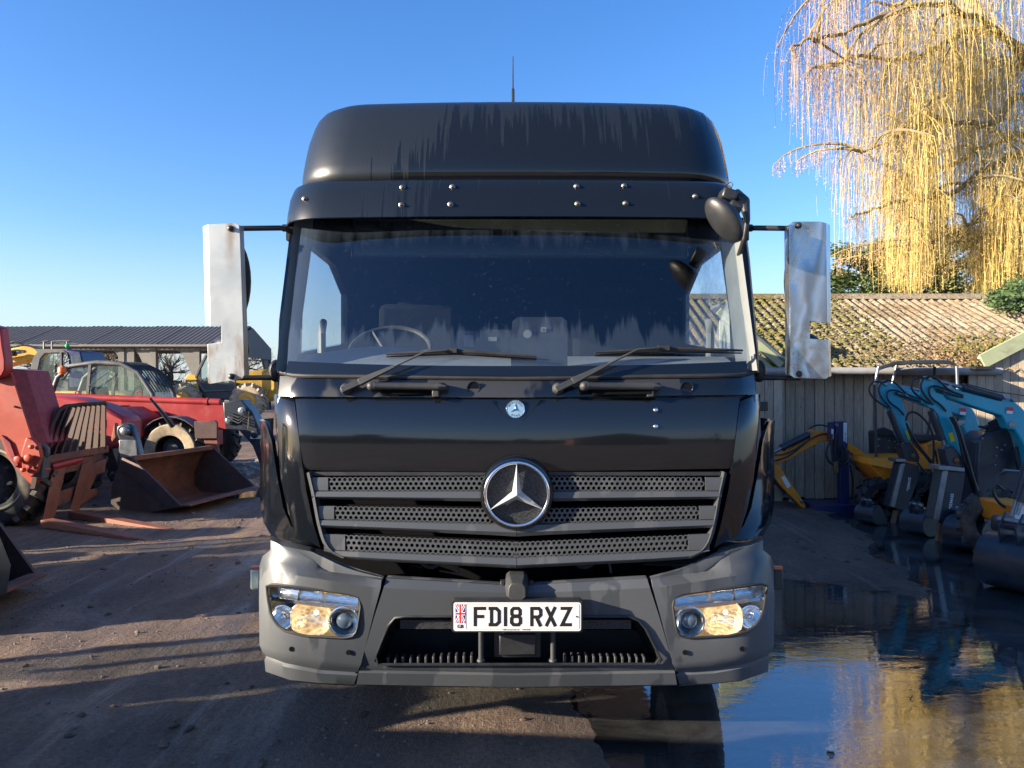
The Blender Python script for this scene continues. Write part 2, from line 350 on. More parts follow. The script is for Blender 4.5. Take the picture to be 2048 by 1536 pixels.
def windscreen():
    m, nt, b = newmat('windscreen_glass'); nt.nodes.remove(b); out = nt.nodes['Material Output']
    tr = nt.nodes.new('ShaderNodeBsdfTransparent'); tr.inputs[0].default_value = (.80, .85, .87, 1)
    gl = nt.nodes.new('ShaderNodeBsdfGlossy'); gl.inputs['Roughness'].default_value = .012
    v0 = coords(nt, (1, 1, 1)); L(nt, bump(nt, tex(nt, v0, 2, 2, .4), .05, .02), gl.inputs['Normal'])
    fr = nt.nodes.new('ShaderNodeFresnel'); fr.inputs[0].default_value = 1.85
    mx = nt.nodes.new('ShaderNodeMixShader'); L(nt, maths(nt, 'MINIMUM', fr.outputs[0], .105), mx.inputs[0]); L(nt, tr.outputs[0], mx.inputs[1]); L(nt, gl.outputs[0], mx.inputs[2])
    # film of dried dew: run-off tongues above the scuttle, specks, and dusty sides
    t = nt.nodes.new('ShaderNodeTexCoord'); sx = nt.nodes.new('ShaderNodeSeparateXYZ'); L(nt, t.outputs['Object'], sx.inputs[0])
    n = tex(nt, coords(nt, (9, 1, .45)), 1.7, 4, .65)
    mr = nt.nodes.new('ShaderNodeMapRange'); mr.inputs[1].default_value = 1.96; mr.inputs[2].default_value = 1.68; L(nt, sx.outputs[2], mr.inputs[0])
    k = ramp(nt, maths(nt, 'ADD', mr.outputs[0], maths(nt, 'MULTIPLY_ADD', n, 1.5, -.28)), (.80, 0), (.95, 1))
    up = nt.nodes.new('ShaderNodeMapRange'); up.inputs[1].default_value = 2.1; up.inputs[2].default_value = 2.35; L(nt, sx.outputs[2], up.inputs[0])
    k2 = maths(nt, 'MULTIPLY', ramp(nt, maths(nt, 'MULTIPLY', up.outputs[0], n), (.30, 0), (.48, 1)), .6)
    ab = maths(nt, 'ABSOLUTE', sx.outputs[0]); sd = nt.nodes.new('ShaderNodeMapRange'); sd.inputs[1].default_value = .86; sd.inputs[2].default_value = 1.0; L(nt, ab, sd.inputs[0])
    spk = ramp(nt, tex(nt, v0, 55, 3, .7), (.62, 0), (.75, 1))
    fac = maths(nt, 'ADD', maths(nt, 'MULTIPLY', maths(nt, 'MAXIMUM', k, k2), .055), maths(nt, 'ADD', maths(nt, 'MULTIPLY', sd.outputs[0], .09), maths(nt, 'MULTIPLY', spk, .05)))
    fac = maths(nt, 'ADD', fac, .003)
    df = nt.nodes.new('ShaderNodeBsdfDiffuse'); df.inputs[0].default_value = (.24, .33, .46, 1)
    m2 = nt.nodes.new('ShaderNodeMixShader'); L(nt, fac, m2.inputs[0]); L(nt, mx.outputs[0], m2.inputs[1]); L(nt, df.outputs[0], m2.inputs[2])
    L(nt, m2.outputs[0], out.inputs[0]); return m
M['screen'] = windscreen()
M['sideg'] = glass('side_window_glass', (.93, .95, .96), 1.25, .04, (.6, .64, .66))
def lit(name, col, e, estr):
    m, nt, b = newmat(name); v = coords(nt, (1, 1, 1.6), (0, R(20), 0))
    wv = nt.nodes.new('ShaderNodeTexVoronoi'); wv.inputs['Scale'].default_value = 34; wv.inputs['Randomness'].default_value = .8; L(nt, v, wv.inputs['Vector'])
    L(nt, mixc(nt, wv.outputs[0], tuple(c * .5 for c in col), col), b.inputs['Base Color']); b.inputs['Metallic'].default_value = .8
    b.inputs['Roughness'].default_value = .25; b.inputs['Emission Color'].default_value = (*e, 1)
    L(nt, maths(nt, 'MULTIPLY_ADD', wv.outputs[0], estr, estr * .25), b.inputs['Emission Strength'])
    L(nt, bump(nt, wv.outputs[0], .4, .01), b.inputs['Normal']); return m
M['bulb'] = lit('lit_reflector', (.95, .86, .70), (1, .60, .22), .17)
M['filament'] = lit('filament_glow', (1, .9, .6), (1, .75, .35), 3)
def mesh_mat():
    m, nt, b = newmat('fine_black_mesh'); v = nt.nodes.new('ShaderNodeTexVoronoi'); v.inputs['Scale'].default_value = 150
    L(nt, coords(nt), v.inputs['Vector']); k = ramp(nt, v.outputs[0], (.35, 0), (.5, 1))
    L(nt, mixc(nt, k, (.003, .003, .004), (.03, .032, .035)), b.inputs['Base Color']); b.inputs['Roughness'].default_value = .4; return m
M['mesh'] = mesh_mat()
# ================================================================ the lorry
CX = .02
Y0 = [(.30, 3.26), (.45, 3.21), (.60, 3.20), (.78, 3.20), (.80, 3.26), (1.24, 3.28), (1.55, 3.31), (1.66, 3.35), (2.42, 3.66), (2.62, 3.75), (3.2, 4.2)]
WT = [(.95, 1.155), (1.02, 1.12), (3.2, 1.12)]
RC = .24
def surf(x, z):
    W = interp(WT, z); t = min(1, abs(x - CX) / W); u = max(0, (abs(x - CX) - (W - RC)) / RC)
    if u > 1: return 99
    return interp(Y0, z) + .05 * t * t + RC * .8 * (1 - math.sqrt(max(0, 1 - u * u)))
def S(px, py, off=0):                   # where the sight line of a pixel meets the lorry's front surface
    def g(y):
        x = (px - 1024) / F * y; z = H - (py - 768) / F * y
        return y - off - surf(x, z)
    a = 2.9; ga = g(a)
    for i in range(45):
        b = a + .035; gb = g(b)
        if ga < 0 <= gb:
            for _ in range(14):
                m = (a + b) / 2
                if g(m) < 0: a = m
                else: b = m
            return P(px, py, b)
        a, ga = b, gb
    z = H - (py - 768) / F * 3.5; W = interp(WT, z)
    y = min(max(W / max(1e-6, abs(px - 1033) / F), interp(Y0, z) + .05 + RC * .55), interp(Y0, z) + .05 + RC * .8)
    return P(px, py, y + off)
def resamp(pts, n):                     # polyline in pixels -> n points evenly spread
    d = [0]
    for a, b in zip(pts, pts[1:]): d.append(d[-1] + math.hypot(b[0] - a[0], b[1] - a[1]))
    out = []
    for i in range(n):
        t = d[-1] * i / (n - 1); j = max(k for k in range(len(d)) if d[k] <= t + 1e-9); j = min(j, len(pts) - 2)
        q = (t - d[j]) / max(1e-9, d[j + 1] - d[j]); out.append((lerp(pts[j][0], pts[j + 1][0], q), lerp(pts[j][1], pts[j + 1][1], q)))
    return out
def panel(mb, rows, offs, n=30, th=.02):
    g = [[S(x, y, o) for x, y in resamp(r, n)] for r, o in zip(rows, offs)]
    return mb.shell(g, (0, th, 0))
def mir(pts, s=2067): return [(s - p[0],) + tuple(p[1:]) for p in pts][::-1]
def both(left, s=2067): return left + mir(left, s)

lorry = thing('lorry', 'black lorry with high roof cab facing the camera, filling the middle of the yard', 'lorry', (CX, 3.3, 0))
# cab shell ------------------------------------------------------
def loft_ring(z, W, yf, Rr, yb, bulge=.05, n=7, nf=12):
    pts = [Vector((CX - W, yb, z))]
    for i in range(n + 1):
        a = math.pi / 2 * i / n
        x = -(W - Rr) - Rr * math.cos(a); t = x / W
        pts.append(Vector((CX + x, yf + bulge * t * t + Rr * .9 * (1 - math.sin(a)), z)))
    for i in range(1, nf):
        x = lerp(-(W - Rr), W - Rr, i / nf); pts.append(Vector((CX + x, yf + bulge * (x / W) ** 2, z)))
    for i in range(n, -1, -1):
        a = math.pi / 2 * i / n
        x = (W - Rr) + Rr * math.cos(a); t = x / W
        pts.append(Vector((CX + x, yf + bulge * t * t + Rr * .9 * (1 - math.sin(a)), z)))
    pts.append(Vector((CX + W, yb, z))); return pts
rows = [(2.596, 1.09, 3.88, .25), (2.600, 1.118, 3.83, .26), (2.612, 1.128, 3.808, .27), (2.66, 1.130, 3.803, .27), (2.70, 1.130, 3.808, .28), (2.78, 1.127, 3.835, .29),
        (2.88, 1.12, 3.88, .29), (2.97, 1.105, 3.93, .29), (3.02, 1.09, 3.965, .28), (3.055, 1.068, 4.00, .26), (3.08, 1.03, 4.04, .24), (3.098, .96, 4.10, .22), (3.110, .82, 4.18, .2), (3.118, .5, 4.35, .15), (3.119, .1, 4.6, .05)]
mb = MB(); mb.grid([loft_ring(z, W, yf, r, 5.35, .06) for z, W, yf, r in rows])
rf = mb.build('roof_fairing', M['roof'], lorry, ang=60)
mb = MB(); mb.bx(CX - 1.09, CX + 1.09, 3.99, 5.35, 2.56, 2.61); mb.bx(CX - 1.1, CX + 1.1, 5.30, 5.36, .95, 3.10); mb.bx(CX - 1.1, CX + 1.1, 3.62, 5.3, .93, .99); mb.build('cab_shell', M['paint'], lorry)
mb = MB(); mb.bx(CX - 1.08, CX + 1.08, 5.24, 5.295, 1.0, 2.56); mb.bx(CX - 1.08, CX + 1.08, 3.9, 5.24, 2.535, 2.555); mb.build('rear_lining', M['cabin'], lorry)
for sgn in (-1, 1):
    x0 = CX + sgn * 1.115; x1 = CX + sgn * 1.075
    d = MB()
    d.bx(x0, x1, 3.60, 5.3, .95, 1.70)
    q = [(3.60, 1.70), (5.3, 1.70), (5.3, 2.56), (3.88, 2.56), (3.62, 1.9)]
    win = [(3.86, 1.76), (4.93, 1.86), (4.93, 2.17), (4.60, 2.31), (4.06, 2.33), (3.88, 1.95)]
    d.prism([(x0, y, z) for y, z in q], Vector((x1 - x0, 0, 0)))
    cab = d.build('cab_side', M['paint'], lorry)
    cab.data.materials.clear(); cab.data.materials.append(M['paint'])
    cc = MB().prism([(x0 - sgn * -.1, y, z) for y, z in win], Vector((-sgn * .3, 0, 0))); cut(cab, cc)
    MB().prism([(CX + sgn * 1.095, y, z) for y, z in win], Vector((-sgn * .005, 0, 0))).build('side_window', M['sideg'] if sgn < 0 else M['mist'], cab)
    # pale inner pillar trim and the door lining
    t = MB(); rr = []
    for z in (1.66, 1.8, 1.95, 2.1, 2.25, 2.4, 2.52):
        yy = surf(CX + 1.0, z) + .07; wv = 0
        rr.append([Vector((CX + sgn * 1.072, yy - .06, z)), Vector((CX + sgn * 1.045, yy - .03, z)), Vector((CX + sgn * 1.028, yy + .06, z)), Vector((CX + sgn * 1.035, yy + .13, z)), Vector((CX + sgn * 1.072, yy + .15, z))])
    t.grid(rr, True).build('pillar_trim', M['trim'], lorry)
    t = MB(); t.bx(CX + sgn * 1.074, CX + sgn * 1.06, 3.75, 5.2, 1.0, 1.74); t.build('door_lining', M['cabin'], lorry)
    t = MB(); t.tube([(CX + sgn * 1.0, 3.98, 1.62), (CX + sgn * 1.0, 3.97, 1.86), (CX + sgn * 1.0, 4.0, 1.92), (CX + sgn * 1.02, 4.04, 1.86), (CX + sgn * 1.02, 4.03, 1.62)], .02); t.build('grab_handle', M['trim'], lorry)
# dashboard, wheel, seats
mb = MB(); rows = []
for i in range(25):
    x = lerp(-1.03, 1.03, i / 24); yb = surf(CX + x * .93, 1.68)
    hump = .05 * math.exp(-((x + .68) / .28) ** 2)
    rows.append([Vector((CX + x, yb + .05, 1.52)), Vector((CX + x, yb + .035, 1.655)), Vector((CX + x, yb + .12, 1.67)), Vector((CX + x, yb + .40, 1.735 + hump)), Vector((CX + x, yb + .47, 1.71 + hump)), Vector((CX + x, yb + .52, 1.5))])
mb.grid(rows); dsh = mb.build('dashboard', M['dash'], lorry, ang=50)
mb = MB()
for i in range(26):
    if i in (12, 13): continue
    x = -.95 + i * .076; y = surf(CX + x, 1.68); mb.box((CX + x, y + .105, 1.671), (.062, .012, .006))
mb.build('demister_vent', M['dark'], dsh)
mb = MB(); c = Vector((-.66, 4.17, 1.78)); ax = Vector((0, -.62, .78)).normalized(); a = Vector((1, 0, 0)); b = ax.cross(a)
mb.tube([c + (a * math.cos(t) + b * math.sin(t)) * .22 for t in [2 * math.pi * i / 32 for i in range(32)]], .014, closed=True)
for t in (0, 2.1, 4.2): mb.beam(c - ax * .04, c + (a * math.cos(t) + b * math.sin(t)) * .21, .04, .015)
mb.ball(c - ax * .05, (.07, .07, .04)); mb.build('steering_wheel', M['hand'], lorry)
for x in (-.62, .62):
    mb = MB(); mb.box((CX + x, 4.62, 1.35), (.5, .5, .14)); mb.box((CX + x, 4.92, 1.75), (.5, .14, .72), rx=-.12); mb.box((CX + x, 4.97, 2.17), (.28, .1, .18)); mb.build('seat', M['cabin'], lorry, bevel=.04)
mb = MB(); mb.box((-.1, 4.0, 1.80), (.36, .1, .16)); mb.build('dash_console', M['blk'], lorry, bevel=.01)
for x, wz, hz, z in ((-.22, .05, .06, 1.82), (-.1, .045, .022, 1.83)):
    MB().box((x, 3.945, z), (wz, .004, hz)).build('dash_label', M['trim'], lorry)
mb = MB(); mb.bx(CX - .86, CX + .9, 4.0, 4.04, 2.25, 2.47); mb.build('sunblind', M['shade'], lorry, bevel=.05, seg=4)
mb = MB(); mb.bx(CX - .95, CX + .95, 4.05, 4.5, 2.42, 2.5); mb.build('header_shelf', M['cabin'], lorry, bevel=.01)
# black camera hood stuck on the inside of the glass, with its two stickers
mb = MB(); panel(mb, [[(1036, 634), (1124, 634)], [(1025, 642), (1134, 642)], [(1022, 670), (1135, 670)], [(1022, 738), (1135, 738)]], [.03] * 4, 8, .02); mb.build('camera_hood', M['blk'], lorry)
q = S(1055, 668, .022); MB().lathe(q, (0, 1, 0), [(0, .019), (.003, .019)], 20).build('round_sticker', M['trim'], lorry)
q = S(1087, 659, .020); st = MB().box(q, (.024, .003, .022), ry=.1).build('square_sticker', M['trim'], lorry)
text('sticker_symbol', 'o', q + Vector((0, -.003, 0)), (1, 0, 0), (0, 0, 1), .022, M['ink'], st, .02, True)

# windscreen and its surround ------------------------------------
ws = [[(606, 436), (1033, 428), (1462, 436)], [(594, 520), (1033, 515), (1474, 520)], [(586, 600), (1033, 600), (1485, 600)], [(577, 680), (1033, 680), (1492, 680)], [(574, 735), (1033, 745), (1495, 735)]]
def WS(row, off=0, n=41):
    a, c, b = S(*row[0]), S(*row[len(row) // 2]), S(*row[-1]); out = []
    for i in range(n):
        u = -1 + 2 * i / (n - 1); e = b if u > 0 else a; k = abs(u) ** 2.4; ku = abs(u)
        out.append(Vector((lerp(c.x, e.x, ku), lerp(c.y, e.y, k) + off, lerp(c.z, e.z, k))))
    return out
mb = MB(); mb.grid([WS(r) for r in ws]); wsc = mb.build('windscreen', M['screen'], lorry, ang=80)
mb = MB(); mb.shell([WS([(577, 722), (1033, 732), (1492, 722)], -.003), WS([(571, 747), (1033, 752), (1497, 747)], -.003)], (0, .004, 0)); mb.build('black_glass_border', M['paint'], wsc)
mb = MB(); mb.tube([S(x, y, .008) for x, y in resamp([(562, 745), (590, 752), (1033, 757), (1480, 751), (1506, 744)], 40)], .010); mb.build('lower_seal', M['rub'], lorry)
for sg in (0, 1):
    mx = (lambda p: 2070 - p) if sg else (lambda p: p)
    pts = [(mx(590), 438, 3.92), (mx(580), 520, 3.82), (mx(571), 620, 3.71), (mx(563), 700, 3.63), (mx(562), 745, 3.58)]
    mb = MB(); rows = []
    wd = 16 if not sg else 22
    for x, y, d in pts:
        s_ = 1 if sg else -1; q = P(x, y, d); w_ = wd / F * d
        rows.append([q + Vector((s_ * w_ * .5, .10, 0)), q + Vector((s_ * w_ * .45, 0, 0)), q + Vector((s_ * w_ * .1, -.035, 0)), q + Vector((-s_ * w_ * .5, -.03, 0)), q + Vector((-s_ * w_ * .6, .05, 0))])
    mb.grid(rows, True).build('windscreen_pillar', M['blk'], lorry, ang=50)
# sun visor ------------------------------------------------------
def ring_part(z, W, yf, Rr, x_end=None, y_end=.1, n=8, nf=20):
    q = loft_ring(z, W, yf, Rr, yf + .05 + Rr + y_end, .05, n, nf); return q
rows = [ring_part(2.375, 1.125, 3.555, .22), ring_part(2.42, 1.125, 3.565, .22), ring_part(2.50, 1.125, 3.60, .23), ring_part(2.555, 1.12, 3.64, .24), ring_part(2.572, 1.118, 3.66, .24), ring_part(2.590, 1.11, 3.74, .24)]
rows = [[Vector((min(v.x, 1.075), v.y, v.z)) for v in r] for r in rows]
mb = MB(); mb.shell(rows, (0, .008, -.004)); vis = mb.build('sun_visor', M['visor'], lorry, ang=60)
def visor_pt(px, py):
    y = 3.6
    for _ in range(8):
        x = (px - 1024) / F * y; z = H - (py - 768) / F * y
        u = max(0, (abs(x - CX) - .90) / .22); y = interp([(2.375, 3.555), (2.42, 3.565), (2.5, 3.6), (2.555, 3.64), (2.6, 3.7)], z) + .05 * (x / 1.125) ** 2 + .2 * (1 - math.sqrt(max(0, 1 - min(1, u * u))))
    return P(px, py, y)
for px, py in ((805, 375), (905, 374), (1153, 373), (1248, 372), (803, 410), (901, 409), (1155, 408), (1251, 407), (610, 398), (1390, 393)):
    q = visor_pt(px, py); MB().lathe(q + Vector((0, .01, 0)), (0, -1, 0), [(0, .0135), (.013, .0135), (.016, .008), (.024, .0075), (.028, .004)], 10).build('visor_bolt', M['bolt'], vis)
# aerial
a0 = Vector((1026 - 1024, 0, 0)) / F * 4.6 + Vector((0, 4.6, 0))
zt = H + (768 - 112) / F * 4.6
mb = MB(); mb.tube([(a0.x, 4.6, 3.13), (a0.x, 4.6, 3.36), (a0.x, 4.6, 3.37), (a0.x, 4.6, zt)], [.011, .009, .004, .0025], 6); mb.build('aerial', M['blk'], lorry)

# scuttle panel ---------------------------------------------------
mb = MB(); panel(mb, [[(560, 752), (1033, 759), (1508, 750)], [(558, 775), (1033, 778), (1510, 772)], [(556, 793), (1033, 795), (1512, 789)]], [.012, .0, .004], 50, .02); sc_ = mb.build('scuttle_panel', M['cowl'], lorry, ang=50)
for px in (947, 1373):
    q = S(px, 776, .0); mb = MB(); mb.lathe(q, (0, -1, 0), [(0, .030), (.004, .030), (.005, .026), (.001, .024), (.001, .004)], 24); mb.build('round_cap', M['paint'], sc_)
for x0, x1 in ((742, 895), (1168, 1325)):
    a = S(x0, 772, -.045); b = S(x1 - 10, 773, -.045); m = MB()
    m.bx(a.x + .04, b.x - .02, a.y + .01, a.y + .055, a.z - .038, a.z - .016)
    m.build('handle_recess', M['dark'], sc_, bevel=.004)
    m = MB(); d = b - a
    m.tube([a + Vector((-.004, .05, -.01)), a, a + d * .03, a + d * .07, a + d * .93, b, b + Vector((.012, .05, -.006))], [.012, .019, .021, .016, .016, .018, .013], 12)
    m.ball(a + Vector((.002, -.004, 0)), .019); hd = m.build('step_handle', M['hand'], lorry, ang=60)
    m = MB(); m.box((b.x - .03, b.y + .02, b.z - .03), (.03, .04, .03)); m.build('handle_bracket', M['hand'], hd, bevel=.004)
# wipers
def wiper(px, py, kx, ky, bx0, by0, bx1, by1):
    p0 = S(px, py, -.03); e = S(kx, ky, -.055); m = MB()
    m.lathe(p0 + Vector((0, .04, 0)), (0, -1, 0), [(0, .026), (.02, .026), (.045, .020), (.052, .012)], 16)
    e0 = lerp(p0, e, .62)
    up = Vector((0, -1, .3))
    m.beam(p0 + Vector((-.012, -.012, -.006)), lerp(p0, e0, .28), .026, .022, up, .028, .02); m.beam(lerp(p0, e0, .28), e0, .030, .022, up, .014, .010)
    m.tube([e0, e, S(kx + 45, ky - 3, -.05)], .0055, 8)
    arm = m.build('wiper_arm', M['hand'], lorry, bevel=.002)
    m = MB(); pts = [S(x, y, -.022) for x, y in resamp([(bx0, by0), (kx + 60, ky - 1), (bx1, by1)], 14)]
    m.tube(pts, [.005, .007, .008, .009, .010, .012, .013, .013, .012, .010, .009, .008, .007, .005], 6)
    m.box(S(kx + 52, ky - 3, -.036), (.05, .02, .02)); m.tube([q + Vector((0, .012, -.011)) for q in pts], .0035, 4)
    m.build('wiper_blade', M['rub'], arm)
wiper(690, 778, 850, 704, 772, 708, 1073, 713); wiper(1117, 777, 1275, 699, 1190, 705, 1485, 701)

# bonnet panel and corner panels ----------------------------------
hood = [[(590, 798), (1033, 799), (1480, 794)], [(592, 812), (1033, 814), (1478, 808)], [(598, 870), (1033, 872), (1471, 868)], [(604, 925), (1033, 930), (1464, 922)], [(606, 940), (1033, 944), (1463, 937)]]
mb = MB(); panel(mb, hood, [.012, 0, .0, .004, .014], 60, .03); hp = mb.build('bonnet_panel', M['paint'], lorry, ang=50)
for p in (((985, 801), (1005, 828), (1022, 840)), ((1082, 799), (1062, 826), (1046, 840))):
    MB().tube([S(x, y, .0035) for x, y in p], .0045, 5).build('bonnet_crease', M['paint'], hp)
for px, py in ((1311, 820), (1311, 853)):
    MB().ball(S(px, py, -.002), (.012, .008, .012), 14, 8).build('chrome_stud', M['chrome'], hp)
left = [[(548, 788), (565, 789), (588, 798)], [(548, 812), (568, 812), (590, 815)], [(551, 850), (572, 860), (597, 870)], [(556, 900), (578, 910), (604, 925)], [(562, 960), (585, 965), (612, 980)], [(575, 1020), (598, 1030), (626, 1045)], [(592, 1072), (618, 1082), (641, 1096)]]
for k, rws in enumerate((left, [mir(r, 2069) for r in left])):
    mb = MB(); panel(mb, rws, [.03, .0, 0, .0, .0, .01, .03], 14, .03); mb.build('corner_panel', M['paint'], lorry, ang=50)
for sg in (0, 1):      # curved air deflector standing off the corner
    X = (lambda p: 2069 - p) if sg else (lambda p: p); n = 8; rows = []
    for (xo, yo, do), (xi, yi, di) in (((522, 838, 3.86), (531, 843, 3.66)), ((521, 870, 3.84), (543, 880, 3.58)), ((520, 930, 3.80), (553, 945, 3.50)), ((520, 1000, 3.76), (566, 1015, 3.46)), ((527, 1045, 3.72), (582, 1052, 3.43)), ((545, 1076, 3.68), (610, 1078, 3.40)), ((560, 1082, 3.64), (636, 1092, 3.38))):
        a = P(X(xo), yo, do); b = P(X(xi), yi, di); s_ = 1 if sg else -1
        rows.append([a + Vector((-s_ * .01, .12, 0)), a, lerp(a, b, .33) + Vector((s_ * .012, -.012, 0)), lerp(a, b, .7) + Vector((s_ * .008, -.012, 0)), b])
    mb = MB(); e = (-.012 if sg else .012)
    mb.shell(rows, lambda v: v + Vector((e, .016, 0))); mb.build('air_deflector', M['paint'], lorry, ang=60)
# inner darkness: cooling pack and cab underside
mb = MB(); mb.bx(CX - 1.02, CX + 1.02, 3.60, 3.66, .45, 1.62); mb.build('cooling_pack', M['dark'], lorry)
for x in (-.38, .30, .72):
    mb = MB(); q = Vector((CX + x, 3.44, .84)); mb.lathe(q, (0, -1, 0), [(0, .06), (.03, .06), (.03, .045), (.01, .04), (.01, .0)], 20); mb.tube([q + Vector((.1, 0, .04)), q + Vector((.12, -.02, -.08))], .006); mb.build('hose_fitting', M['blk'], lorry)
mb = MB()
for i in range(9): mb.tube([(.58, 3.42, .80 + i * .012), (.72, 3.40, .802 + i * .012), (.86, 3.42, .80 + i * .012)], .005, 6)
mb.build('coiled_hose', M['blk'], lorry)

# grille ----------------------------------------------------------
path = [(613, 946), (622, 985), (633, 1045), (643, 1082), (656, 1103), (684, 1117)]
gf = None
for pth in (path, [(2067 - x, y) for x, y in path]):
    rows = [[S(x, y, .0), S(x + (5 if x < 1033 else -5), y - 2, -.012), S(x + (12 if x < 1033 else -12), y - 4, .03)] for x, y in resamp(pth, 16)]
    fr = MB(); fr.shell(rows, (0, .015, 0)); gf = fr.build('grille_frame', M['grille'], lorry, ang=50)
def hexband(mb, top, bot, x0, x1, rows_, pitch, off):
    def pt(x, t, o=off): return S(x, lerp(interp(top, x), interp(bot, x), t), o)
    r = 3.55; hr = pitch / math.sqrt(3)
    ht = interp(bot, (x0 + x1) / 2) - interp(top, (x0 + x1) / 2)
    for k in range(rows_):
        n = int((x1 - x0) / pitch)
        for i in range(n + 1):
            cx = x0 + pitch * (i + .5 * (k % 2)); cy = (k + .5) / rows_
            if cx > x1: continue
            outer = []; inner = []
            for j in range(12):
                a = math.pi * 2 * (j + .5) / 12 + math.pi / 12
                inner.append((cx + r * math.cos(a), cy + r * math.sin(a) / ht))
                d = hr * math.cos(math.pi / 6) / math.cos(((a - 0) + math.pi / 6) % (math.pi / 3) - math.pi / 6)
                outer.append((cx + d * math.cos(a), cy + d * math.sin(a) / ht * (ht / rows_) / (hr * 1.5)))
            vs = [pt(min(max(x, x0 - 6), x1 + 6), min(1.02, max(-.02, t))) for x, t in outer] + [pt(x, t) for x, t in inner]
            vs += [v + Vector((0, .010, 0)) for v in vs[12:]]
            mb.add(vs, [(j, (j + 1) % 12, 12 + (j + 1) % 12, 12 + j) for j in range(12)] + [(12 + j, 12 + (j + 1) % 12, 24 + (j + 1) % 12, 24 + j) for j in range(12)])
bars = [  # (top edge, band bottom, lip bottom) as functions of px for the left half, then mirrored
    dict(top=[(624, 955), (980, 953)], bb=[(624, 981), (980, 981)], lip=[(624, 998), (980, 1003), (1033, 1004)], x=(624, 1033), b=(658, 985)),
    dict(top=[(637, 1012), (980, 1017)], bb=[(637, 1038), (980, 1046)], lip=[(637, 1055), (980, 1070), (1033, 1073)], x=(637, 1033), b=(670, 985)),
    dict(top=[(648, 1068), (1033, 1084)], bb=[(648, 1099), (1033, 1114)], lip=[(655, 1103), (684, 1117), (760, 1123), (1033, 1137)], x=(648, 1033), b=(692, 1033))]
for bi, br in enumerate(bars):
    for sg in (0, 1):
        X = (lambda p: 2067 - p) if sg else (lambda p: p)
        T = lambda tab: sorted([(X(a), b) for a, b in tab])
        x0, x1 = sorted((X(br['x'][0]), X(br['x'][1]))); b0, b1 = sorted((X(br['b'][0]), X(br['b'][1])))
        top, bb, lip = T(br['top']), T(br['bb']), T(br['lip'])
        m = MB(); xs = [lerp(x0, x1, i / 30) for i in range(31)]
        def row(tab, t2=None, k=0): return [(x, interp(tab, x) if t2 is None else lerp(interp(tab, x), interp(t2, x), k)) for x in xs]
        g = [[S(*q, o) for q in r_] for r_, o in ((row(bb), .006), (row(bb, lip, .15), -.006), (row(bb, lip, .7), -.010), (row(lip), .004), (row(lip), .035))]
        m.shell(g, (0, .012, 0))
        # solid end piece beside the holes
        e0, e1 = (x0, b0 - 2) if not sg else (b1 + 2, x1)
        g = [[S(x, lerp(interp(top, x), interp(bb, x), t), -.002 + .004 * (t == 0)) for x in [lerp(e0, e1, i / 4) for i in range(5)]] for t in (0, .5, 1)]
        m.shell(g, (0, .012, 0))
        lv = m.build('grille_louvre', M['grille'], gf, ang=40)
        m = MB(); hexband(m, top, bb, b0, b1, 3, 10.55, .002); m.build('perforated_strip', M['grille'], gf, ang=60, fix=False)
        m = MB(); g = [[S(x, interp(top, x) - 4, .045) for x in xs], [S(x, interp(lip, x), .06) for x in xs]]; m.shell(g, (0, .01, 0)); m.build('strip_backing', M['dark'], gf)
mb = MB(); g = []
for y in (944, 951): g.append([S(x, y, .02) for x in [lerp(616, 1450, i / 30) for i in range(31)]])
mb.shell(g, (0, .02, 0)); mb.build('upper_grille_rail', M['blk'], gf)
# emblem
ec = S(1033.5, 988, -.035); q = 3.27 / F
em = MB(); em.lathe(ec + Vector((0, .05, 0)), (0, -1, 0), [(0, 74 * q), (.035, 74 * q), (.05, 71 * q), (.052, 67 * q), (.03, 64 * q), (.028, 40 * q), (.028, .001)], 64)
eo = em.build('emblem_body', M['paint'], lorry, ang=50)
m = MB(); m.lathe(ec + Vector((0, .02, 0)), (0, -1, 0), [(.0, 63 * q), (.001, 63 * q), (.001, .001)], 48); m.build('emblem_mesh', M['mesh'], eo)
m = MB(); m.tube([ec + Vector((math.cos(t), 0, math.sin(t))) * 62.5 * q + Vector((0, -.004, 0)) for t in [2 * math.pi * i / 64 for i in range(64)]], 3.6 * q, 10, closed=True); m.build('chrome_ring', M['chrome'], eo)
def star(c, r, rn, ht):
    m = MB(); vs = [Vector((0, -ht, 0))]
    for k in range(3):
        a = math.pi / 2 + k * 2 * math.pi / 3; vs.append(Vector((math.cos(a) * r, -ht * .15, math.sin(a) * r))); a += math.pi / 3; vs.append(Vector((math.cos(a) * rn, 0, math.sin(a) * rn)))
    b0 = len(vs); vs += [v + Vector((0, ht * .3 - v.y + .0, 0)) for v in vs]
    fs = [(0, 1 + i, 1 + (i + 1) % 6) for i in range(6)] + [(b0 + 1 + i, 1 + i, 1 + (i + 1) % 6, b0 + 1 + (i + 1) % 6) for i in range(6)] + [(b0, b0 + 1 + (i + 1) % 6, b0 + 1 + i) for i in range(6)]
    return m.add([c + v for v in vs], fs)
star(ec + Vector((0, -.006, 0)), 61 * q, 10.5 * q, .034).build('chrome_star', M['star'], eo, ang=10)
bc = S(1031, 818, -.004); q = 3.32 / F
m = MB(); m.lathe(bc + Vector((0, .01, 0)), (0, -1, 0), [(0, 19 * q), (.010, 19 * q), (.013, 18 * q), (.011, 17 * q), (.011, .001)], 36); bd_ = m.build('round_badge', M['chrome'], lorry)
m = MB(); m.lathe(bc + Vector((0, -.0005, 0)), (0, -1, 0), [(0, 16.6 * q), (.0008, 16.6 * q), (.0008, .001)], 36); m.build('badge_disc', pbr('badge_blue', (.22, .38, .55), .25, .3, bmp=0), bd_)
star(bc + Vector((0, -.0025, 0)), 11 * q, 2 * q, .004).build('badge_star', M['chrome'], bd_, ang=10)
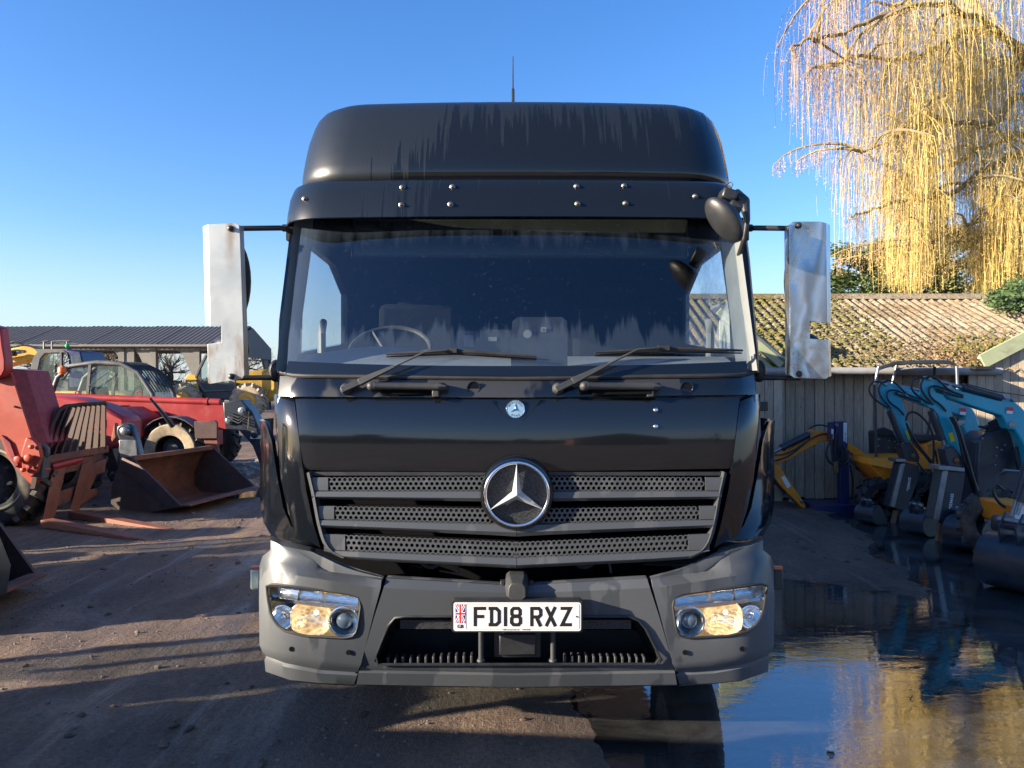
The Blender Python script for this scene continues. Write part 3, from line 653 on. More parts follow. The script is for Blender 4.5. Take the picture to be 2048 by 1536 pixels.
def arc_text(word, c, r, a0, da, size, flip=False):
    for i, ch in enumerate(word):
        a = R(a0 - da * i) if not flip else R(a0 + da * i); p_ = c + Vector((math.cos(a), 0, math.sin(a))) * r
        rt = Vector((math.sin(a), 0, -math.cos(a))); up = Vector((math.cos(a), 0, math.sin(a)))
        if flip: rt, up = -rt, -up
        text('badge_letter', ch, p_ + Vector((0, -.0018, 0)), rt, up, size, M['ink'], bd_, .01, True)
arc_text('MERCEDES', bc, 13.6 * q, 152, 18, .011); arc_text('BENZ', bc, 13.6 * q, 240, 20, .011, True)

# bumper -----------------------------------------------------------
sxl = lambda y: interp([(1150, 770), (1160, 767), (1335, 716), (1372, 709)], y)      # left seam
cTop = [(774, 1154), (900, 1161), (1033, 1169)]
def C2(l): return l + mir(l, 2067)[1:]
crows = [C2(cTop), C2([(773, 1157), (900, 1164), (1033, 1172)]), C2([(767, 1176), (900, 1182), (1033, 1186)]), C2([(749, 1232), (1033, 1236)]), C2([(729, 1300), (1033, 1306)]), C2([(720, 1334), (1033, 1340)]), C2([(719, 1340), (1033, 1346)]), C2([(717, 1346), (1033, 1351)]), C2([(713, 1369), (1033, 1374)]), C2([(713, 1371), (1033, 1376)])]
mb = MB(); panel(mb, crows, [.05, .02, -.01, .0, .005, .01, .022, .008, .012, .05], 50, .03); bc_ = mb.build('bumper_centre', M['bumper'], lorry, ang=30)
op = [(790, 1236), (800, 1233), (1262, 1233), (1275, 1238), (1290, 1255), (1322, 1318), (1318, 1328), (756, 1329), (748, 1322), (766, 1275), (778, 1250)]
m = MB(); k = len(op); vs = [P(x, y, 2.95) for x, y in op] + [P(x, y, 3.9) for x, y in op]
m.add(vs, [tuple(range(k))[::-1], tuple(range(k, 2 * k))] + [(i, (i + 1) % k, k + (i + 1) % k, k + i) for i in range(k)]); cut(bc_, m)
m = MB(); rim = [S(x, y, -.003) for x, y in resamp(op + op[:1], 60)][:-1]; m.tube(rim, .006, 6, closed=True); m.build('intake_rim', M['blk'], bc_)
m = MB()  # intake duct walls and back
vs = [S(x, y, .01) for x, y in op]; vb = [P(1024 + (x - 1024) * .93, 1285 + (y - 1285) * .9, 3.62) for x, y in op]
m.add(vs + vb, [(i, (i + 1) % k, k + (i + 1) % k, k + i) for i in range(k)] + [tuple(range(k, 2 * k))]); m.build('intake_duct', M['blk'], bc_)
m = MB(); m.shell([[S(x, y, .03) for x in (800, 850, 900, 1033, 1166, 1220, 1262)] for y in (1240, 1258)], (0, .01, 0)); m.build('intake_mesh', M['mesh'], bc_)
for i in range(24):
    px = 776 + i * 15.2 if i < 12 else 1130 + (i - 12) * 14.4
    m = MB(); a = S(px, 1327, .035); m.box(a + Vector((0, .02, .012 + .004 * min(i, 23 - i) / 12)), (.011, .05, .03 + .008 * min(i, 23 - i) / 12)); m.build('step_rib', M['hand'], bc_, bevel=.003)
for px in (962, 1106):
    a = S(px, 1322, .02); m = MB(); m.tube([a, a + Vector((0, .0, .16))], .011, 12); m.lathe(a, (0, 0, 1), [(0, .018), (.01, .016)], 12); m.build('plate_post', M['hand'], bc_)
m = MB(); a = S(1035, 1285, .05); m.box(a + Vector((0, .05, 0)), (.20, .1, .13)); m.box(a + Vector((.0, .0, -.005)), (.155, .03, .09)); m.build('tow_socket_cover', M['blk'], bc_, bevel=.006)
lrows = [[(541, 1074), (560, 1084), (626, 1098), (630, 1112)], [(541, 1080), (565, 1092), (625, 1104), (632, 1122)], [(541, 1100), (570, 1110), (626, 1120), (640, 1134), (655, 1143), (766, 1156)],
         [(525, 1112), (560, 1126), (640, 1140), (763, 1160)], [(519, 1132), (560, 1146), (640, 1158), (761, 1177)], [(518, 1200), (560, 1206), (640, 1214), (748, 1225)], [(519, 1290), (545, 1300), (640, 1318), (722, 1328)],
         [(525, 1304), (560, 1318), (640, 1332), (717, 1338)], [(532, 1312), (570, 1326), (640, 1340), (716, 1345)], [(529, 1320), (570, 1334), (640, 1347), (714, 1351)], [(531, 1343), (580, 1360), (640, 1366), (708, 1369)], [(536, 1345), (585, 1362), (640, 1368), (708, 1372)]]
loff = [.05, .02, .012, -.005, -.012, 0, 0, .006, .03, .02, .025, .06]
lampo = [(533, 1172), (545, 1168), (640, 1180), (700, 1188), (718, 1195), (722, 1210), (714, 1262), (706, 1272), (690, 1276), (610, 1272), (570, 1262), (552, 1248), (541, 1225), (536, 1200)]
for sg in (0, 1):
    X = (lambda p: 2067 - p) if sg else (lambda p: p)
    rws = [[(X(x), y) for x, y in r] for r in lrows]
    if sg: rws = [r[::-1] for r in rws]
    mb = MB(); panel(mb, rws, loff, 28, .03); bco = mb.build('bumper_corner', M['bumper'], lorry, ang=30)
    ms_ = MB(); ms_.shell([[S(X(x + dx_), y, .026) for x, y in ((770, 1156), (748, 1226), (722, 1328), (709, 1370))] for dx_ in (-6, 6)], (0, .004, 0)); ms_.build('seam_strip', M['dark'], bco)
    lo = [(X(x), y) for x, y in lampo]; k = len(lo)
    m = MB(); m.add([P(x, y, 3.0) for x, y in lo] + [P(x, y, 3.9) for x, y in lo], [tuple(range(k))[::-1], tuple(range(k, 2 * k))] + [(i, (i + 1) % k, k + (i + 1) % k, k + i) for i in range(k)]); cut(bco, m)
    for px, py in ((583, 1298), (697, 1305)):
        m = MB(); m.lathe(S(X(px), py, -.001), (0, 1, 0), [(-.002, .0105), (.002, .0105), (.003, .006)], 12); m.build('sensor_hole', M['dark'], bco)
    # lamp
    hl = MB(); cx = sum(x for x, y in lo) / k; cy = sum(y for x, y in lo) / k
    vs = [S(x, y, .004) for x, y in lo]; vb = [S(cx + (x - cx) * .97, cy + (y - cy) * .96, .10) for x, y in lo]
    hl.add(vs + vb, [(i, (i + 1) % k, k + (i + 1) % k, k + i) for i in range(k)] + [tuple(range(k, 2 * k))]); ho = hl.build('headlight', M['refl'], lorry)
    m = MB(); m.tube([S(x, y, -.001) for x, y in resamp(lo + lo[:1], 50)][:-1], .0055, 6, closed=True); m.build('lamp_seal', M['rub'], ho)
    def bowl(px, py, r, off, mt, name, dep=.045, ex=1.0):
        c = S(X(px), py, off); rr = r * c.y / F; m = MB(); prof = [(t, math.sqrt(max(0, 1 - (t / dep) ** 1.3))) for t in (0, dep * .25, dep * .5, dep * .75, dep * .92, dep)]
        vs = []; n = 24
        for t, q_ in prof:
            for j in range(n):
                a = 2 * math.pi * j / n; ca, sa = math.cos(a), math.sin(a)
                if ex > 1: ca = math.copysign(abs(ca) ** .7, ca); sa = math.copysign(abs(sa) ** .7, sa)
                vs.append(c + Vector((ca * rr * ex * q_, t, sa * rr * q_)))
        m.add(vs, [(i * n + j, i * n + (j + 1) % n, (i + 1) * n + (j + 1) % n, (i + 1) * n + j) for i in range(5) for j in range(n)]); m.tube(vs[:n], .0035, 5, closed=True)
        m.build(name, mt, ho, ang=60, fix=False); return c
    c = bowl(565, 1234, 23, .04, M['refl'], 'side_reflector'); MB().ball(c + Vector((0, .012, 0)), .012).build('side_bulb', M['chrome'], ho)
    c = bowl(622, 1237, 33, .022, M['bulb'], 'lit_reflector', .07, 1.22); MB().ball(c + Vector((.018, .02, .02)), .010).build('lit_bulb', M['filament'], ho)
    c = bowl(687, 1243, 29, .016, M['refl'], 'main_reflector', .05); m = MB(); m.ball(c + Vector((0, .016, 0)), (.034, .022, .034), 18, 10); m.build('projector_lens', M['lensb'], ho)
    m = MB(); m.shell([[S(X(x), y, .014) for x, y in resamp(r_, 10)] for r_ in ([(536, 1194), (640, 1206), (720, 1214)], [(537, 1200), (640, 1214), (719, 1221)])], (0, .02, 0)); m.build('chrome_bar', M['chrome'], ho)
    for a_, b_, mt in ((540, 596, M['refl']), (599, 646, M['refl']), (649, 716, M['refl'])):
        m = MB(); t = (a_ - 540) / 180 * 22
        m.shell([[S(X(x), y + t + (x - a_) * .12, o) for x in (a_, (a_ + b_) / 2, b_)] for y, o in ((1174, .02), (1183, .05), (1193, .02))], (0, .004, 0)); m.build('upper_reflector', mt, ho, fix=False)
    m = MB(); ys = [(536, 1175, 1228), (548, 1171, 1246), (560, 1172, 1255), (580, 1174, 1264), (610, 1177, 1270), (640, 1181, 1272), (670, 1185, 1273), (695, 1189, 1272), (708, 1193, 1266), (719, 1200, 1225)]
    m.grid([[S(X(x), lerp(a_, b_, i / 6), .0) for x, a_, b_ in ys] for i in range(7)]); m.build('lamp_glass', M['lens'], ho, ang=80)
    m = MB(); q_ = P(X(512), 1158, 3.72); m.box(q_, (.05, .03, .10)); m.build('side_marker_housing', M['hand'] if sg else pbr('cream_lens', (.6, .6, .45), .4), lorry, bevel=.01)
    m = MB(); m.box(q_ + Vector((0, 0, .055)), (.045, .03, .015)); m.build('side_marker_lamp', pbr('orange_lens', (.7, .12, .03), .3), lorry, bevel=.004)
# radar box ---------------------------------------------------------
m = MB(); rc_ = S(1034, 1180, -.02); q = rc_.y / F
o8 = [(-24, 4), (-22, 16), (-15, 24), (15, 24), (22, 16), (24, 4), (24, -14), (14, -22), (-14, -22), (-24, -14)]
m.prism([rc_ + Vector((x * q, .035, (z + 0) * q)) for x, z in o8], Vector((0, .10, 0)))
fr_ = [rc_ + Vector((x * .72 * q, -.035, z * .72 * q)) for x, z in o8]; bk = [rc_ + Vector((x * q, .035, z * q)) for x, z in o8]; k = len(o8)
m.add(fr_ + bk, [tuple(range(k))[::-1]] + [(i, (i + 1) % k, k + (i + 1) % k, k + i) for i in range(k)])
rb = m.build('radar_box', M['hand'], lorry, bevel=.003)
for s_ in (-1, 1):
    m = MB(); m.box(rc_ + Vector((s_ * 29 * q, .06, -2 * q)), (.018, .03, .06)); bk_ = m.build('radar_bracket', M['blk'], rb, bevel=.002)
    for z in (.018, -.018): m = MB(); m.lathe(rc_ + Vector((s_ * 29 * q, .045, z - .004)), (0, -1, 0), [(0, .007), (.008, .006)], 8); m.build('bracket_bolt', M['blk'], rb)
# number plate --------------------------------------------------------
py_ = 3.125
def PP(x, y, o=0): return P(x, y, py_) + Vector((0, -o, 0))
def rrect(x0, y0, x1, y1, r, n=4):
    out = []
    for cx_, cy_, a0 in ((x1 - r, y0 + r, -90), (x1 - r, y1 - r, 0), (x0 + r, y1 - r, 90), (x0 + r, y0 + r, 180)):
        for i in range(n + 1): a = R(a0 + 90 * i / n); out.append((cx_ + r * math.cos(a), cy_ + r * math.sin(a)))
    return out
m = MB(); m.prism([PP(x, y, -.004) for x, y in rrect(903, 1202, 1166, 1265, 6)], Vector((0, .05, 0))); m.build('plate_holder', M['blk'], lorry)
m = MB(); m.prism([PP(x, y) for x, y in rrect(907, 1205, 1162, 1262, 5)], Vector((0, .003, 0))); pl = m.build('number_plate', M['white'], lorry)
def strokes(mb, pts, w, closed, X0, Y0_, sx, sy, o):
    n = len(pts); vs = []
    for i, (x, y) in enumerate(pts):
        p_ = pts[i - 1] if (i or closed) else None; q_ = pts[(i + 1) % n] if (i < n - 1 or closed) else None
        def nrm(a, b): d = math.hypot(b[0] - a[0], b[1] - a[1]); return (-(b[1] - a[1]) / d, (b[0] - a[0]) / d)
        if p_ and q_:
            a = nrm(p_, (x, y)); b = nrm((x, y), q_); k_ = 1 + a[0] * b[0] + a[1] * b[1]; mn = ((a[0] + b[0]) / k_, (a[1] + b[1]) / k_)
        else: mn = nrm(p_, (x, y)) if p_ else nrm((x, y), q_)
        for s_ in (-1, 1): vs.append(PP(X0 + (x + mn[0] * s_ * w / 2) * sx, Y0_ - (y + mn[1] * s_ * w / 2) * sy, o))
    m_ = n if closed else n - 1
    mb.add(vs, [(2 * i, 2 * i + 1, 2 * ((i + 1) % n) + 1, 2 * ((i + 1) % n)) for i in range(m_)])
GL = {'F': [([(7, 0), (7, 79)], 0), ([(14, 72.5), (50, 72.5)], 0), ([(14, 40), (42, 40)], 0)],
      'D': [([(12, 7), (12, 72)], 0), ([(0, 72.5), (31, 72.5), (43, 61), (43, 18), (31, 6.5), (0, 6.5)], 0)], '1': [([(25, 0), (25, 79)], 0)],
      '8': [([(15, 42), (35, 42), (42, 49), (42, 65), (35, 72.5), (15, 72.5), (8, 65), (8, 49)], 1), ([(15, 6.5), (35, 6.5), (43, 15), (43, 32), (36, 40), (14, 40), (7, 32), (7, 15)], 1)],
      'R': [([(7, 0), (7, 79)], 0), ([(14, 72.5), (35, 72.5), (43, 65), (43, 46), (35, 38), (14, 38)], 0), ([(27, 33), (43, 0)], 0)],
      'X': [([(6, 0), (44, 79)], 0), ([(6, 79), (44, 0)], 0)], 'Z': [([(2, 72.5), (41, 72.5), (8, 6.5), (48, 6.5)], 0)]}
for ch, x0 in (('F', 947), ('D', 977), ('1', 998.5), ('8', 1019.5), ('R', 1060), ('X', 1089), ('Z', 1120)):
    m = MB()
    for i, (pts, cl) in enumerate(GL[ch]): strokes(m, pts, 13.5, cl, x0, 1252.5, 24.5 / 50, 39 / 79, .0008 + i * .0003)
    m.build('plate_letter', M['ink'], pl, fix=False, smooth=False)
m = MB(); fr = rrect(932, 1208, 1159, 1258, 3)
m.tube([PP(x, y, .0004) for x, y in fr], .0006, 4, closed=True); m.build('plate_border_line', M['ink'], pl)
def quad(name, pts, mt, o): m = MB(); m.add([PP(x, y, o) for x, y in pts], [tuple(range(len(pts)))]); m.build(name, mt, pl, fix=False, smooth=False)
fx0, fx1, fy0, fy1 = 911, 930, 1208.5, 1246
quad('flag_field', [(fx0, fy0), (fx1, fy0), (fx1, fy1), (fx0, fy1)], M['flagb'], .0008)
for (a, b) in (((fx0, fy0), (fx1, fy1)), ((fx1, fy0), (fx0, fy1))):
    for w_, mt, o in ((2.6, M['flagw'], .0010), (1.0, M['flagr'], .0012)):
        s_ = 1 if a[0] < b[0] else -1
        quad('flag_stripe', [(a[0], a[1]), (a[0] + s_ * w_, a[1]), (b[0], b[1] - w_ * 2), (b[0], b[1]), (b[0] - s_ * w_, b[1]), (a[0], a[1] + w_ * 2)], mt, o + .0001 * (s_ > 0))
mx_, my_ = (fx0 + fx1) / 2, (fy0 + fy1) / 2
for w_, mt, o in ((3.1, M['flagw'], .0014), (1.8, M['flagr'], .0016)):
    quad('flag_cross', [(mx_ - w_, fy0), (mx_ + w_, fy0), (mx_ + w_, my_ - w_), (fx1, my_ - w_), (fx1, my_ + w_), (mx_ + w_, my_ + w_), (mx_ + w_, fy1), (mx_ - w_, fy1), (mx_ - w_, my_ + w_), (fx0, my_ + w_), (fx0, my_ - w_), (mx_ - w_, my_ - w_)], mt, o)
text('plate_letter', 'GB', PP(920.5, 1253, .001), (1, 0, 0), (0, 0, 1), .0195, M['ink'], pl, .03, True)
text('plate_small_print', 'P M Commercials Ltd      WR9 0NR', PP(1033, 1259.4, .001), (1, 0, 0), (0, 0, 1), .0075, M['ink'], pl, .01, True)
for px, py in ((917, 1233), (1153, 1233)): m = MB(); m.lathe(PP(px, py, .001), (0, -1, 0), [(0, .004), (.002, .003)], 10); m.build('plate_screw', M['bolt'] if px > 1000 else M['white'], pl)

# mirrors, guards, arms ----------------------------------------------
def guard(outline, fold, mt, Y, s_):
    m = MB(); face = [P(x, y, Y) for x, y in outline]; m.prism(face, Vector((0, .003, 0)))
    for (x0, y0), (x1, y1), dx, dy in fold:
        m.add([P(x0, y0, Y), P(x1, y1, Y), P(x1 + dx, y1 - 2, Y + dy), P(x0 + dx, y0 + 4, Y + dy)], [(0, 1, 2, 3)])
        m.add([v + Vector((0, .003, 0)) for v in m.v[-4:]], [(3, 2, 1, 0)])
    return m.build('mirror_guard', mt, lorry, bevel=.004, seg=3, fix=False)
Yg = 3.58
oL = [(416, 449), (470, 446), (478, 450), (480, 470), (486, 650), (489, 750), (484, 758), (420, 768), (416, 766), (415, 688), (443, 685), (442, 651), (421, 651)]
gL = guard(oL, [((416, 449), (421, 651), -10, .03), ((478, 450), (489, 752), 9, .07)], M['guardL'], Yg, -1)
oR = [(1586, 443), (1640, 443), (1652, 446), (1654, 646), (1620, 643), (1620, 677), (1656, 680), (1658, 754), (1652, 758), (1588, 756), (1580, 750), (1578, 450)]
gR = guard(oR, [((1578, 450), (1580, 750), -9, .07), ((1652, 446), (1654, 646), 8, .06), ((1656, 680), (1658, 754), 5, .06)], M['guardR'], Yg, 1)
gR['label'] = 'polished guard plate with swirling streaks'; gL['label'] = 'dull white-grey guard plate with rust below its top bolt'
for g_, px, py in ((gL, 461, 457), (gL, 463, 753), (gR, 1597, 451), (gR, 1598, 748)):
    m = MB(); m.lathe(P(px, py, Yg - .002), (0, -1, 0), [(0, .015), (.003, .015), (.004, .011), (.012, .010), (.016, .004)], 14); m.build('guard_bolt', M['blk'], g_)
for s_, xs_, zs in ((0, (470, 500), 1), (1, (1565, 1600), 1)):
    X = (lambda p: 2070 - p) if s_ else (lambda p: p)
    m = MB(); Rm = Matrix.Rotation(.1, 3, 'Z')
    m.ball(P(X(462), 562, Yg + .12), (.095, .07, .215), 20, 14); m.ball(P(X(462), 700, Yg + .12), (.09, .06, .085), 20, 12)
    for v in m.v: v.z = v.z
    m.build('mirror_head', M['blk'], lorry, ang=60)
    m = MB(); m.tube([P(X(470), 457, 3.66), P(X(560), 456, 3.72), P(X(583), 458, 3.80)], .013, 12); m.lathe(P(X(578), 456, 3.78), (1, 0, 0), [(-.03, .018), (.03, .018)], 12); m.box(P(X(581), 472, 3.82), (.03, .05, .05)); m.build('mirror_arm', M['blk'], lorry)
    m = MB(); m.tube([P(X(470), 756, 3.66), P(X(545), 755, 3.70), P(X(570), 754, 3.72)], [.012, .013, .016], 12); m.ball(P(X(552), 742, 3.72), (.035, .04, .055), 14, 10); m.build('mirror_arm', M['blk'], lorry)
    m = MB(); m.tube([P(X(469), 470, 3.68), P(X(466), 740, 3.68)], .010, 8); m.build('mirror_tube', M['blk'], lorry)
# kerb-view mirror hanging in front of the top right corner
m = MB(); rot = Matrix.Rotation(R(-37), 3, 'Y') @ Matrix.Rotation(R(25), 3, 'Z')
c = P(1448, 440, 3.42); m.ball(c, (.040, .075, .118), 24, 16, rot)
for v in m.v: pass
fm = m.build('front_mirror', M['blk'], lorry, ang=60)
m = MB(); m.ball(c + rot @ Vector((.012, -.006, 0)), (.040, .066, .104), 20, 14, rot); m.build('mirror_back_cover', M['blk'], fm, ang=60)
m = MB(); m.tube([P(1466, 388, 3.62), P(1488, 404, 3.60), P(1495, 440, 3.58), P(1488, 480, 3.60), P(1474, 520, 3.70)], [.034, .030, .013, .012, .010], 12)
m.box(P(1455, 392, 3.60), (.07, .10, .05), ry=.3); m.box(P(1466, 418, 3.50), (.06, .10, .05), ry=.5)
m.build('front_mirror_bracket', M['blk'], lorry, bevel=.01)
m = MB(); m.tube([P(1444, 382, 3.64), P(1452, 370, 3.64), P(1462, 364, 3.64), P(1466, 368, 3.64), P(1462, 378, 3.64)], .002, 5); m.build('loose_cable', M['ink'], lorry)
m = MB(); q_ = P(1523, 812, 3.72); m.box(q_, (.05, .05, .045)); m.tube([q_, q_ + Vector((-.08, .02, 0))], .012); m.build('side_indicator', M['blk'], lorry, bevel=.012)
# lower structure: wheels, frame and load body behind the cab ----------
def wheel(mb_t, c, r, w, n=40, hub=.55, ax=Vector((1, 0, 0)), lugs=0, lug_h=.03):
    prof = [(-w / 2 + .02, hub * r), (-w / 2, hub * r * 1.1), (-w / 2, r * .86), (-w / 2 + .03, r * .96), (-w / 2 + .06, r), (w / 2 - .06, r), (w / 2 - .03, r * .96), (w / 2, r * .86), (w / 2, hub * r * 1.1), (w / 2 - .02, hub * r)]
    mb_t.lathe(c, ax, prof, n, caps=False)
    if lugs:
        a = ax.orthogonal().normalized(); b = ax.cross(a)
        for s_ in (-1, 1):
            for i in range(lugs):
                t = 2 * math.pi * (i + (.5 if s_ > 0 else 0)) / lugs; t2 = t + s_ * 0 + .22
                d1 = a * math.cos(t) + b * math.sin(t); d2 = a * math.cos(t2) + b * math.sin(t2)
                mb_t.beam(c + ax * s_ * w * .50 + d1 * r * .97, c + ax * s_ * .01 + d2 * (r + lug_h * .4), lug_h * 1.3, lug_h * 1.6, up=d1)
    return mb_t
tyre_mud = pbr('muddy_tyre', (.03, .028, .027), .8, var=.4, vs=8, bmp=.3, bs=40, dirt=(.16, .12, .085), dirt_s=3, dirt_lo=.48, dirt_hi=.7)
M['tyre'] = tyre_mud
rim_m = pbr('grey_rim', (.25, .25, .25), .5, .3, dirt=(.12, .1, .08))
for x in (-.99, .99):
    for y in (4.52, 8.4):
        m = MB(); wheel(m, Vector((CX + x, y, .46)), .46, .26); wt = m.build('tyre', M['tyre'], lorry, ang=50)
        m = MB(); m.lathe((CX + x, y, .46), (1, 0, 0), [(-.12, .26), (-.06, .2), (.06, .2), (.12, .26)], 30); m.build('rim', rim_m, wt)
m = MB()
for x in (-.4, .4): m.bx(CX + x - .04, CX + x + .04, 3.6, 10.0, .62, .85)
m.bx(CX - 1.0, CX + 1.0, 4.4, 4.6, .38, .5); m.bx(CX - .9, CX + .9, 8.3, 8.5, .38, .5); m.bx(CX - .45, CX + .45, 3.7, 4.6, .34, .9); m.build('chassis', M['dark'], lorry)
for s_ in (-1, 1):
    m = MB(); c0 = Vector((CX + s_ * .99, 4.52, .48))
    m.shell([[c0 + Vector((dx, math.cos(t) * .56, math.sin(t) * .56)) for dx in (-.15, .15)] for t in [R(10 + 16 * i) for i in range(11)]], lambda v: c0 + (v - c0) * 1.04); m.build('mudguard', M['rub'], lorry)
    m = MB(); m.bx(CX + s_ * 1.10, CX + s_ * .9, 3.62, 4.0, .42, .93); m.build('step_well', M['blk'], lorry, bevel=.02)
m = MB(); m.bx(CX - 1.14, CX + 1.14, 5.75, 9.9, 1.0, 2.64); m.build('load_body', pbr('grey_box_body', (.35, .35, .36), .5), lorry, bevel=.02)
# ================================================================ yard, puddles
def inpoly(x, y, pl):
    c = False; j = len(pl) - 1
    for i in range(len(pl)):
        if (pl[i][1] > y) != (pl[j][1] > y) and x < (pl[j][0] - pl[i][0]) * (y - pl[i][1]) / (pl[j][1] - pl[i][1]) + pl[i][0]: c = not c
        j = i
    return c
def dpoly(x, y, pl):
    best = 1e9; j = len(pl) - 1
    for i in range(len(pl)):
        ax, ay = pl[j]; bx, by = pl[i]; dx, dy = bx - ax, by - ay
        t = max(0, min(1, ((x - ax) * dx + (y - ay) * dy) / (dx * dx + dy * dy))); best = min(best, math.hypot(x - ax - t * dx, y - ay - t * dy)); j = i
    return best if inpoly(x, y, pl) else -best
PUD = [(.42, 1.6), (.42, 2.6), (.40, 3.3), (.30, 3.9), (.45, 4.6), (1.2, 5.6), (2.0, 6.35), (2.65, 6.15), (2.94, 6.05), (3.12, 5.85), (3.3, 6.4), (3.48, 7.3), (3.75, 8.3), (3.95, 9.4), (4.5, 10.0), (9.5, 10.0), (9.5, 1.6)]
PUD2 = [(-5.2, 11.6), (-4.4, 10.9), (-3.2, 11.1), (-2.6, 12.2), (-3.4, 13.4), (-4.9, 13.0)]
xs = [-400, -150, -60, -30, -18, -12, -9] + [-7 + .07 * i for i in range(int(16.5 / .07))] + [9.6, 11, 14, 20, 30, 60, 150, 400]
ys = [-400, -150, -60, -30, -15, -8, -3, 0, 1, 1.6] + [2 + .07 * i for i in range(int(12 / .07))] + [14.4, 15, 16, 18, 21, 26, 34, 50, 90, 180, 400, 900]
def gz(x, y):
    z = .012 * noise.noise((x * .7, y * .7, 0)) + .013 * noise.noise((x * 2.3, y * 2.3, 3)) + .009 * abs(noise.noise((x * 4.1, y * 6.0, 7))) + .006 * noise.noise((x * 8, y * 8, 5))
    if 0 < x < 10 and 1 < y < 11: d = dpoly(x, y, PUD)
    elif -6 < x < -2 and 10 < y < 14: d = dpoly(x, y, PUD2)
    else: d = -9
    d += .16 * noise.noise((x * 1.7, y * 1.7, 9)) + .07 * noise.noise((x * 5, y * 5, 2)); k = max(0, min(1, (d + .35) / .6)); z += .012 - .045 * k * k * (3 - 2 * k)
    if y < 6 and x < 0: z += .010 * math.sin((x * .55 - y) * 5 + noise.noise((x, y, 1)) * 2) * max(0, min(1, (6 - y)))
    return z
m = MB(); m.grid([[Vector((x, y, gz(x, y))) for x in xs] for y in ys])
gm, nt, b = newmat('wet_yard_ground'); v = coords(nt); vs_ = coords(nt, (1, .42, 1), (0, 0, R(-28)))
big = tex(nt, v, .55, 6, .6, .5); mid = tex(nt, vs_, 2.6, 8, .68, .4); fin = tex(nt, v, 42, 5, .7); grit = tex(nt, v, 150, 2, .5)
c = mixc(nt, ramp(nt, mid, (.32, 0), (.7, 1)), (.085, .055, .040), (.33, .215, .14))
c = mixc(nt, ramp(nt, big, (.42, 0), (.66, .75)), c, (.12, .085, .07))
c = mixc(nt, maths(nt, 'MULTIPLY', ramp(nt, fin, (.38, 1), (.58, 0)), .55), c, (.05, .036, .028))
c = mixc(nt, ramp(nt, grit, (.68, 0), (.74, .8)), c, (.34, .31, .27))
L(nt, c, b.inputs['Base Color'])
trk = tex(nt, coords(nt, (1.5, .16, 1), (0, 0, R(-52))), 3.0, 5, .6, .3)
wet = maths(nt, 'MAXIMUM', ramp(nt, tex(nt, vs_, 1.1, 6, .62, .8), (.53, 0), (.66, 1)), ramp(nt, trk, (.56, 0), (.66, .9)))
c = mixc(nt, ramp(nt, trk, (.52, 0), (.64, .55)), c, (.07, .055, .048))
L(nt, mixf(nt, wet, .82, .30), b.inputs['Roughness']); b.inputs['Specular IOR Level'].default_value = .45
h = maths(nt, 'ADD', maths(nt, 'MULTIPLY_ADD', fin, .7, maths(nt, 'MULTIPLY', trk, -1.1)), maths(nt, 'ADD', maths(nt, 'MULTIPLY', mid, .8), maths(nt, 'MULTIPLY', grit, .25)))
L(nt, bump(nt, h, 1.0, .045), b.inputs['Normal'])
tag(m.build('ground', gm, smooth=True, ang=60, fix=False), kind='structure')
wm, nt, b = newmat('puddle_water'); nt.nodes.remove(b); out = nt.nodes['Material Output']
tr = nt.nodes.new('ShaderNodeBsdfTransparent'); tr.inputs[0].default_value = (.30, .26, .22, 1)
gl = nt.nodes.new('ShaderNodeBsdfGlossy'); gl.inputs['Roughness'].default_value = .0
fr = nt.nodes.new('ShaderNodeFresnel'); fr.inputs[0].default_value = 4.2
v = coords(nt, (1, 2.4, 1)); rip = tex(nt, v, 5, 4, .6, .6); L(nt, bump(nt, rip, .05, .02), gl.inputs['Normal'])
mx = nt.nodes.new('ShaderNodeMixShader'); L(nt, fr.outputs[0], mx.inputs[0]); L(nt, tr.outputs[0], mx.inputs[1]); L(nt, gl.outputs[0], mx.inputs[2])
sky_haze = nt.nodes.new('ShaderNodeBsdfDiffuse'); sky_haze.inputs[0].default_value = (.30, .30, .30, 1); m3 = nt.nodes.new('ShaderNodeMixShader')  # diffuse film that pales the mirrored sky, reflection tone put into the colour
L(nt, maths(nt, 'MULTIPLY', ramp(nt, tex(nt, coords(nt, (1, 1.6, 1)), 1.6, 6, .7, 1), (.35, .15), (.7, 1)), .16), m3.inputs[0]); L(nt, mx.outputs[0], m3.inputs[1]); L(nt, sky_haze.outputs[0], m3.inputs[2]); L(nt, m3.outputs[0], out.inputs[0])
tag(MB().add([(-.4, 1, -.012), (10, 1, -.012), (10, 10.6, -.012), (-.4, 10.6, -.012)], [(0, 1, 2, 3)]).build('puddle', wm, fix=False), kind='structure')
tag(MB().add([(-6, 10, -.012), (-2, 10, -.012), (-2, 14, -.012), (-6, 14, -.012)], [(0, 1, 2, 3)]).build('puddle', wm, fix=False), kind='structure')
